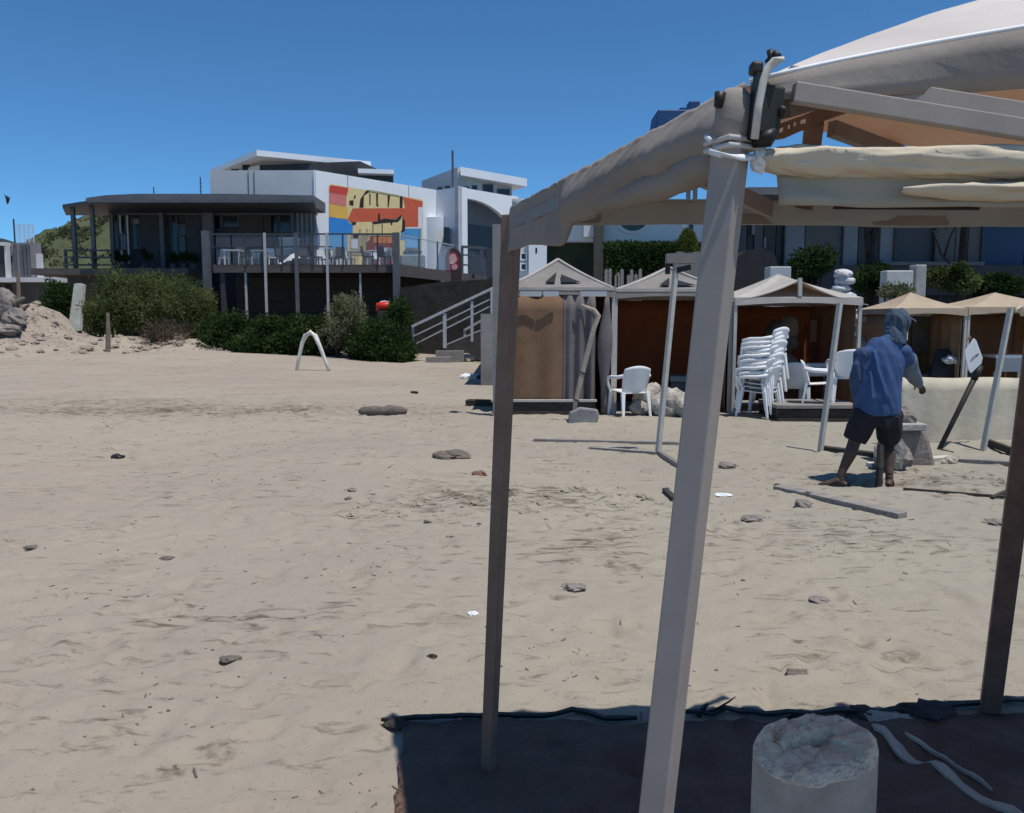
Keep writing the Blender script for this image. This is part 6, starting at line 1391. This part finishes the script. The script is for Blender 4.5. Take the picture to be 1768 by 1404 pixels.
mb.tube(pts, [(.006, .003)]*2 + [(.0055, .003)]*4, 8); mb.build('strap', mat('strap_cream', (.60, .57, .50), .8, .1), gz, smooth=True)
mb = MB(); mb.tube([at(1346, 185, 1.12), at(1352, 190, 1.12), at(1347, 202, 1.12)], [.004, .008, .004], 8); mb.tube([at(1244, 160, 1.13), at(1240, 185, 1.13)], [.008, .006], 8); mb.build('clip', M_BLACK, gz, smooth=True)
mb = MB(); mb.tube([at(1300, 246, 1.13), at(1325, 240, 1.12), at(1340, 226, 1.12)], [.008, .012, .006], 8); mb.build('bolt', M_BLACK, gz, smooth=True)
mb = MB(); mb.tube([at(1220, 236, 1.14), at(1226, 242, 1.13)], [.004, .003], 8); mb.tube([at(1226, 262, 1.125), at(1245, 268, 1.11), at(1280, 272, 1.115), at(1306, 272, 1.14)], [.004, .004, .0045, .005], 8); mb.build('cord', M_PLASTIC, gz, smooth=True)
t = MB(); rockmesh(t, at(1311, 274, 1.14), (.012, .010, .016), 181, .5); t.build('cord_knot', M_PLASTIC, gz)
# rolled cream curtain along the near side
def nearpt(t, dz): return E1 + nb * t + Vector((0, 0, dz))
ts = [.008 + .9*(k/180)**1.3 for k in range(181)]
mb = MB(); pts = []; rad = []
for k, t in enumerate(ts):
    pts.append(nearpt(t, -.098 - .006*math.sin(t*14) + .012*t) + out*.008); r = .006 + .0155*min(1, k/15.0)**.6 + .002*math.sin(k*.2); rad.append((r*.95, r))
mb.tube(pts, rad, 40, ref=(0, 0, 1)); mb.build('rolled_curtain', M_CREAM, gz, smooth=True)
mb = MB(); pts = []; rad = []
for k in range(49):
    t = .085 + .82*(k/48)**1.5; pts.append(nearpt(t, -.138 - .003*math.sin(t*9)) + out*.020); r = .003 + .0145*min(1, k/13.0)**.8; rad.append((r*.8, r))
mb.tube(pts, rad, 28, ref=(0, 0, 1)); mb.build('lower_curtain_fold', M_CREAM, gz, smooth=True)
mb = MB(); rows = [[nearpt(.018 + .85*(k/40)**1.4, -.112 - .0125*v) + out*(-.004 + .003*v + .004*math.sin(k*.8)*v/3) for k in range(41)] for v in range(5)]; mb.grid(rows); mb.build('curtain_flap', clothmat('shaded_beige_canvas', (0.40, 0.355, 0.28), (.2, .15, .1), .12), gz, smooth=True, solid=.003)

def crumple(o, amp, s1, s2, seed):
    me = o.data; n = len(me.vertices); co = np.empty(n*3); me.vertices.foreach_get('co', co); co = co.reshape(-1, 3); no = np.empty(n*3); me.vertices.foreach_get('normal', no); no = no.reshape(-1, 3)
    k = fbm(co[:,0]*s1 + co[:,2]*s2*.4, (co[:,1] + co[:,2])*s2 - co[:,0]*s1*.3, 4, seed, .6); k = k - .9*np.maximum(0, .12 - np.abs(fbm(co[:,0]*s1*.6 + 3, (co[:,1]*.8 + co[:,2])*s2*.8, 2, seed + 5)))
    co += no*(k*amp)[:, None]; me.vertices.foreach_set('co', co.ravel()); me.update()
for o_ in [x for x in bpy.data.objects if x.parent == gz]:
    nm_ = o_.name.split('.')[0]
    if nm_ in ('rolled_curtain', 'lower_curtain_fold'): crumple(o_, .011, 9, 75, 3)
    elif nm_ in ('rolled_side_curtain', 'left_valance'): crumple(o_, .006, 5, 22, 8)
    elif nm_ in ('front_valance', 'curtain_flap', 'far_valance'): crumple(o_, .007, 14, 30, 12)

# ------------------------------------------------------------------ foreground: broken pillar, torn strips, black strips drawn for the bar shadow
pc = at(1404, 1330, 1.68); g = gh(pc.x, 1.68)
pl = thing('broken_pillar', 'broken round concrete pillar stub with rough top in the foreground shade', 'pillar', (pc.x, 1.68, g))
zt3 = at(1404, 1302, 1.66).z; rad_ = .128
M_PIPE = mat('smooth_cement_pipe', (0.42, 0.355, 0.295), .8, .22, 9, .25, 60)
def rimz(a): return zt3 + .026*math.cos(a - .2) + .012*float(fbm(math.cos(a)*3 + 5, math.sin(a)*3, 4, 3, .6))
def rimr(a): return rad_*(1.0 - .05*max(0, float(fbm(math.cos(a)*4, math.sin(a)*4, 4, 19, .6))))
n = 96; mb = MB(); P = []
for i in range(25):
    v = i/24; row = []
    for k in range(n):
        a = 2*math.pi*k/n; r_ = rad_ + (rimr(a) - rad_) * v**14
        row.append((pc.x + r_*math.cos(a), 1.68 + r_*math.sin(a), g - .1 + (rimz(a) - g + .1)*v))
    P.append(row + [row[0]])
mb.grid(P); mb.build('shaft', M_PIPE, pl, smooth=True)
rq = random.Random(31); SEEDS = []
for _ in range(17):
    a = rq.uniform(0, 2*math.pi); r_ = rad_*math.sqrt(rq.random()); SEEDS.append((r_*math.cos(a), r_*math.sin(a), rq.uniform(-.010, .016), rq.uniform(-.32, .32), rq.uniform(-.32, .32)))
def chunk(x, y):
    x += .008*float(fbm(x*40, y*40, 2, 3)); y += .008*float(fbm(x*40 + 9, y*40, 2, 4))
    d = sorted(((x - sx_)**2 + (y - sy_)**2, h_, x - sx_, y - sy_, ta_, tb2) for sx_, sy_, h_, ta_, tb2 in SEEDS)
    gap = math.sqrt(d[1][0]) - math.sqrt(d[0][0])
    return d[0][1] + d[0][2]*d[0][4] + d[0][3]*d[0][5] - .008*math.exp(-gap/.006)
mb = MB(); P = []
for i in range(34):
    f = i/33; row = []
    for k in range(n):
        a = 2*math.pi*k/n; rr_ = (rimr(a) + .004*min(1, f*40) - .0)*(1-f)
        x = rr_*math.cos(a); y = rr_*math.sin(a); w_ = min(1, f*7)
        z = rimz(a)*(1-f)**.6 + (zt3 + .012)*(1-(1-f)**.6) + w_*(.006 + chunk(x, y) + .007*abs(float(fbm(x*34, y*34, 4, 15, .65))))
        row.append((pc.x + x, 1.68 + y, z))
    P.append(row + [row[0]])
mb.grid(P); mb.build('broken_top', mat('sunlit_broken_concrete', (0.92, 0.75, 0.56), 0.97, 0.0, 18, 0.8, 70, col2=(0.58, 0.45, 0.32)), pl)  # top's colour brightened so it looks sunlit under the roof
# thin dark layer over the sand under the gazebo, ragged along its edges
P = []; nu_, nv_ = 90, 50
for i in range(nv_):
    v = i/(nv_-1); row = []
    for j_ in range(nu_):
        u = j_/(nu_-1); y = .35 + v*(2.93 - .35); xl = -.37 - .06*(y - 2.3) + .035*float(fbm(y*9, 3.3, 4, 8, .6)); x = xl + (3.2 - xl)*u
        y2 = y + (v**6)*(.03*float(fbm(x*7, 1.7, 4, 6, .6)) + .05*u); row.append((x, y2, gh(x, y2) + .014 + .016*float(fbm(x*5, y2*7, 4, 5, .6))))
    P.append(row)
mb = MB(); mb.grid(P); o = mb.build('ground_layer', mat('dark_ground_layer', (0.115, 0.066, 0.048), .95, .25, 4, .9, 45, col2=(0.19, 0.118, 0.082)), smooth=True, solid=.005); tag(o, 'dark ragged layer over the sand under the near gazebo', 'cloth')
# torn strips in the shade
M_STRIP = mat('bleached_strip', (0.46, 0.37, 0.29), .9, .25, 12, .3, 60)
def strip(label, pts_px, w, m, name, th=.012, cat='strip', seed=0):
    P = [onsand(*p) for p in pts_px]; c = P[0].copy(); mb = MB(); rr = random.Random(seed); L = []; Rr = []
    Q = []
    for i in range(len(P)-1):
        for k in range(5): Q.append(P[i].lerp(P[i+1], k/5))
    Q.append(P[-1])
    for i, q in enumerate(Q):
        t = (Q[min(i+1, len(Q)-1)] - Q[max(i-1, 0)]).normalized(); s = Vector((-t.y, t.x, 0)); ww = w * (.75 + .5*rr.random()) * (1 if 0 < i < len(Q)-1 else .4)
        z = gh(q.x, q.y) + th*.5 + .016; L.append(Vector((q.x, q.y, z)) + s*ww*.5 - c); Rr.append(Vector((q.x, q.y, z)) - s*ww*.5 - c)
    mb.grid([L, Rr]); o = mb.build(name, m, solid=th); o.location = c; return tag(o, label, cat)
strip('torn pale strip lying diagonally in the foreground shade', [(1508, 1262), (1560, 1312), (1640, 1350), (1725, 1404), (1800, 1450)], .036, M_STRIP, 'torn_strip', seed=2)
strip('thin pale lath beside the torn strip in the shade', [(1562, 1276), (1630, 1318), (1712, 1376)], .010, M_STRIP, 'thin_lath', seed=5)
strip('ragged black strip drawn as the bar shadow along the far edge of the gazebo shadow', [(658, 1252), (760, 1246), (845, 1244), (960, 1242), (1100, 1237)], .022, M_BLACK, 'bar_shadow_strip', .012, 'shadow strip', 3)  # black strips stand in for the dark shadow line of the far bar
strip('ragged black strip drawn as the bar shadow right of the thick leg', [(1180, 1238), (1300, 1236), (1400, 1242), (1500, 1240), (1600, 1232), (1700, 1222), (1800, 1216)], .03, M_BLACK, 'bar_shadow_strip', .012, 'shadow strip', 7)
# twig
p = onsand(1205, 1236); mb = MB()
mb.tube([at(1205, 1236, p.y), at(1216, 1222, p.y), at(1222, 1215, p.y)], [.012, .010, .005], 7); mb.tube([at(1216, 1232, p.y), at(1240, 1222, p.y), at(1258, 1212, p.y), at(1270, 1203, p.y)], [.006, .004, .004, .002], 6)
o = mb.build('crooked_twig', M_BARK, smooth=True); tag(o, 'crooked dark twig sticking up right of the thick leg', 'twig')
for k, (px, py, w, h, m, lb) in enumerate(((1490, 1244, .16, .07, M_DTIMBER, 'dark clod left of the pale stone at the shadow edge'), (1542, 1248, .17, .05, M_CONCB, 'pale pitted stone at the shadow edge behind the pillar'), (1600, 1238, .2, .08, M_DTIMBER, 'dark clod right of the pale stone at the shadow edge'))):
    rock('edge_clod' if k != 1 else 'pitted_stone', lb, 'stone' if k == 1 else 'clod', px, py, w, h, m, 230+k, sink=.3)
rock('dark_knot', 'dark ragged lump at the left corner of the gazebo shadow', 'lump', 680, 1256, .09, .04, M_DTIMBER, 240)
# remove the unplaced pattern chair
def wipe(o):
    for c in [x for x in bpy.data.objects if x.parent == o]: wipe(c)
    bpy.data.objects.remove(o)
wipe(CH)
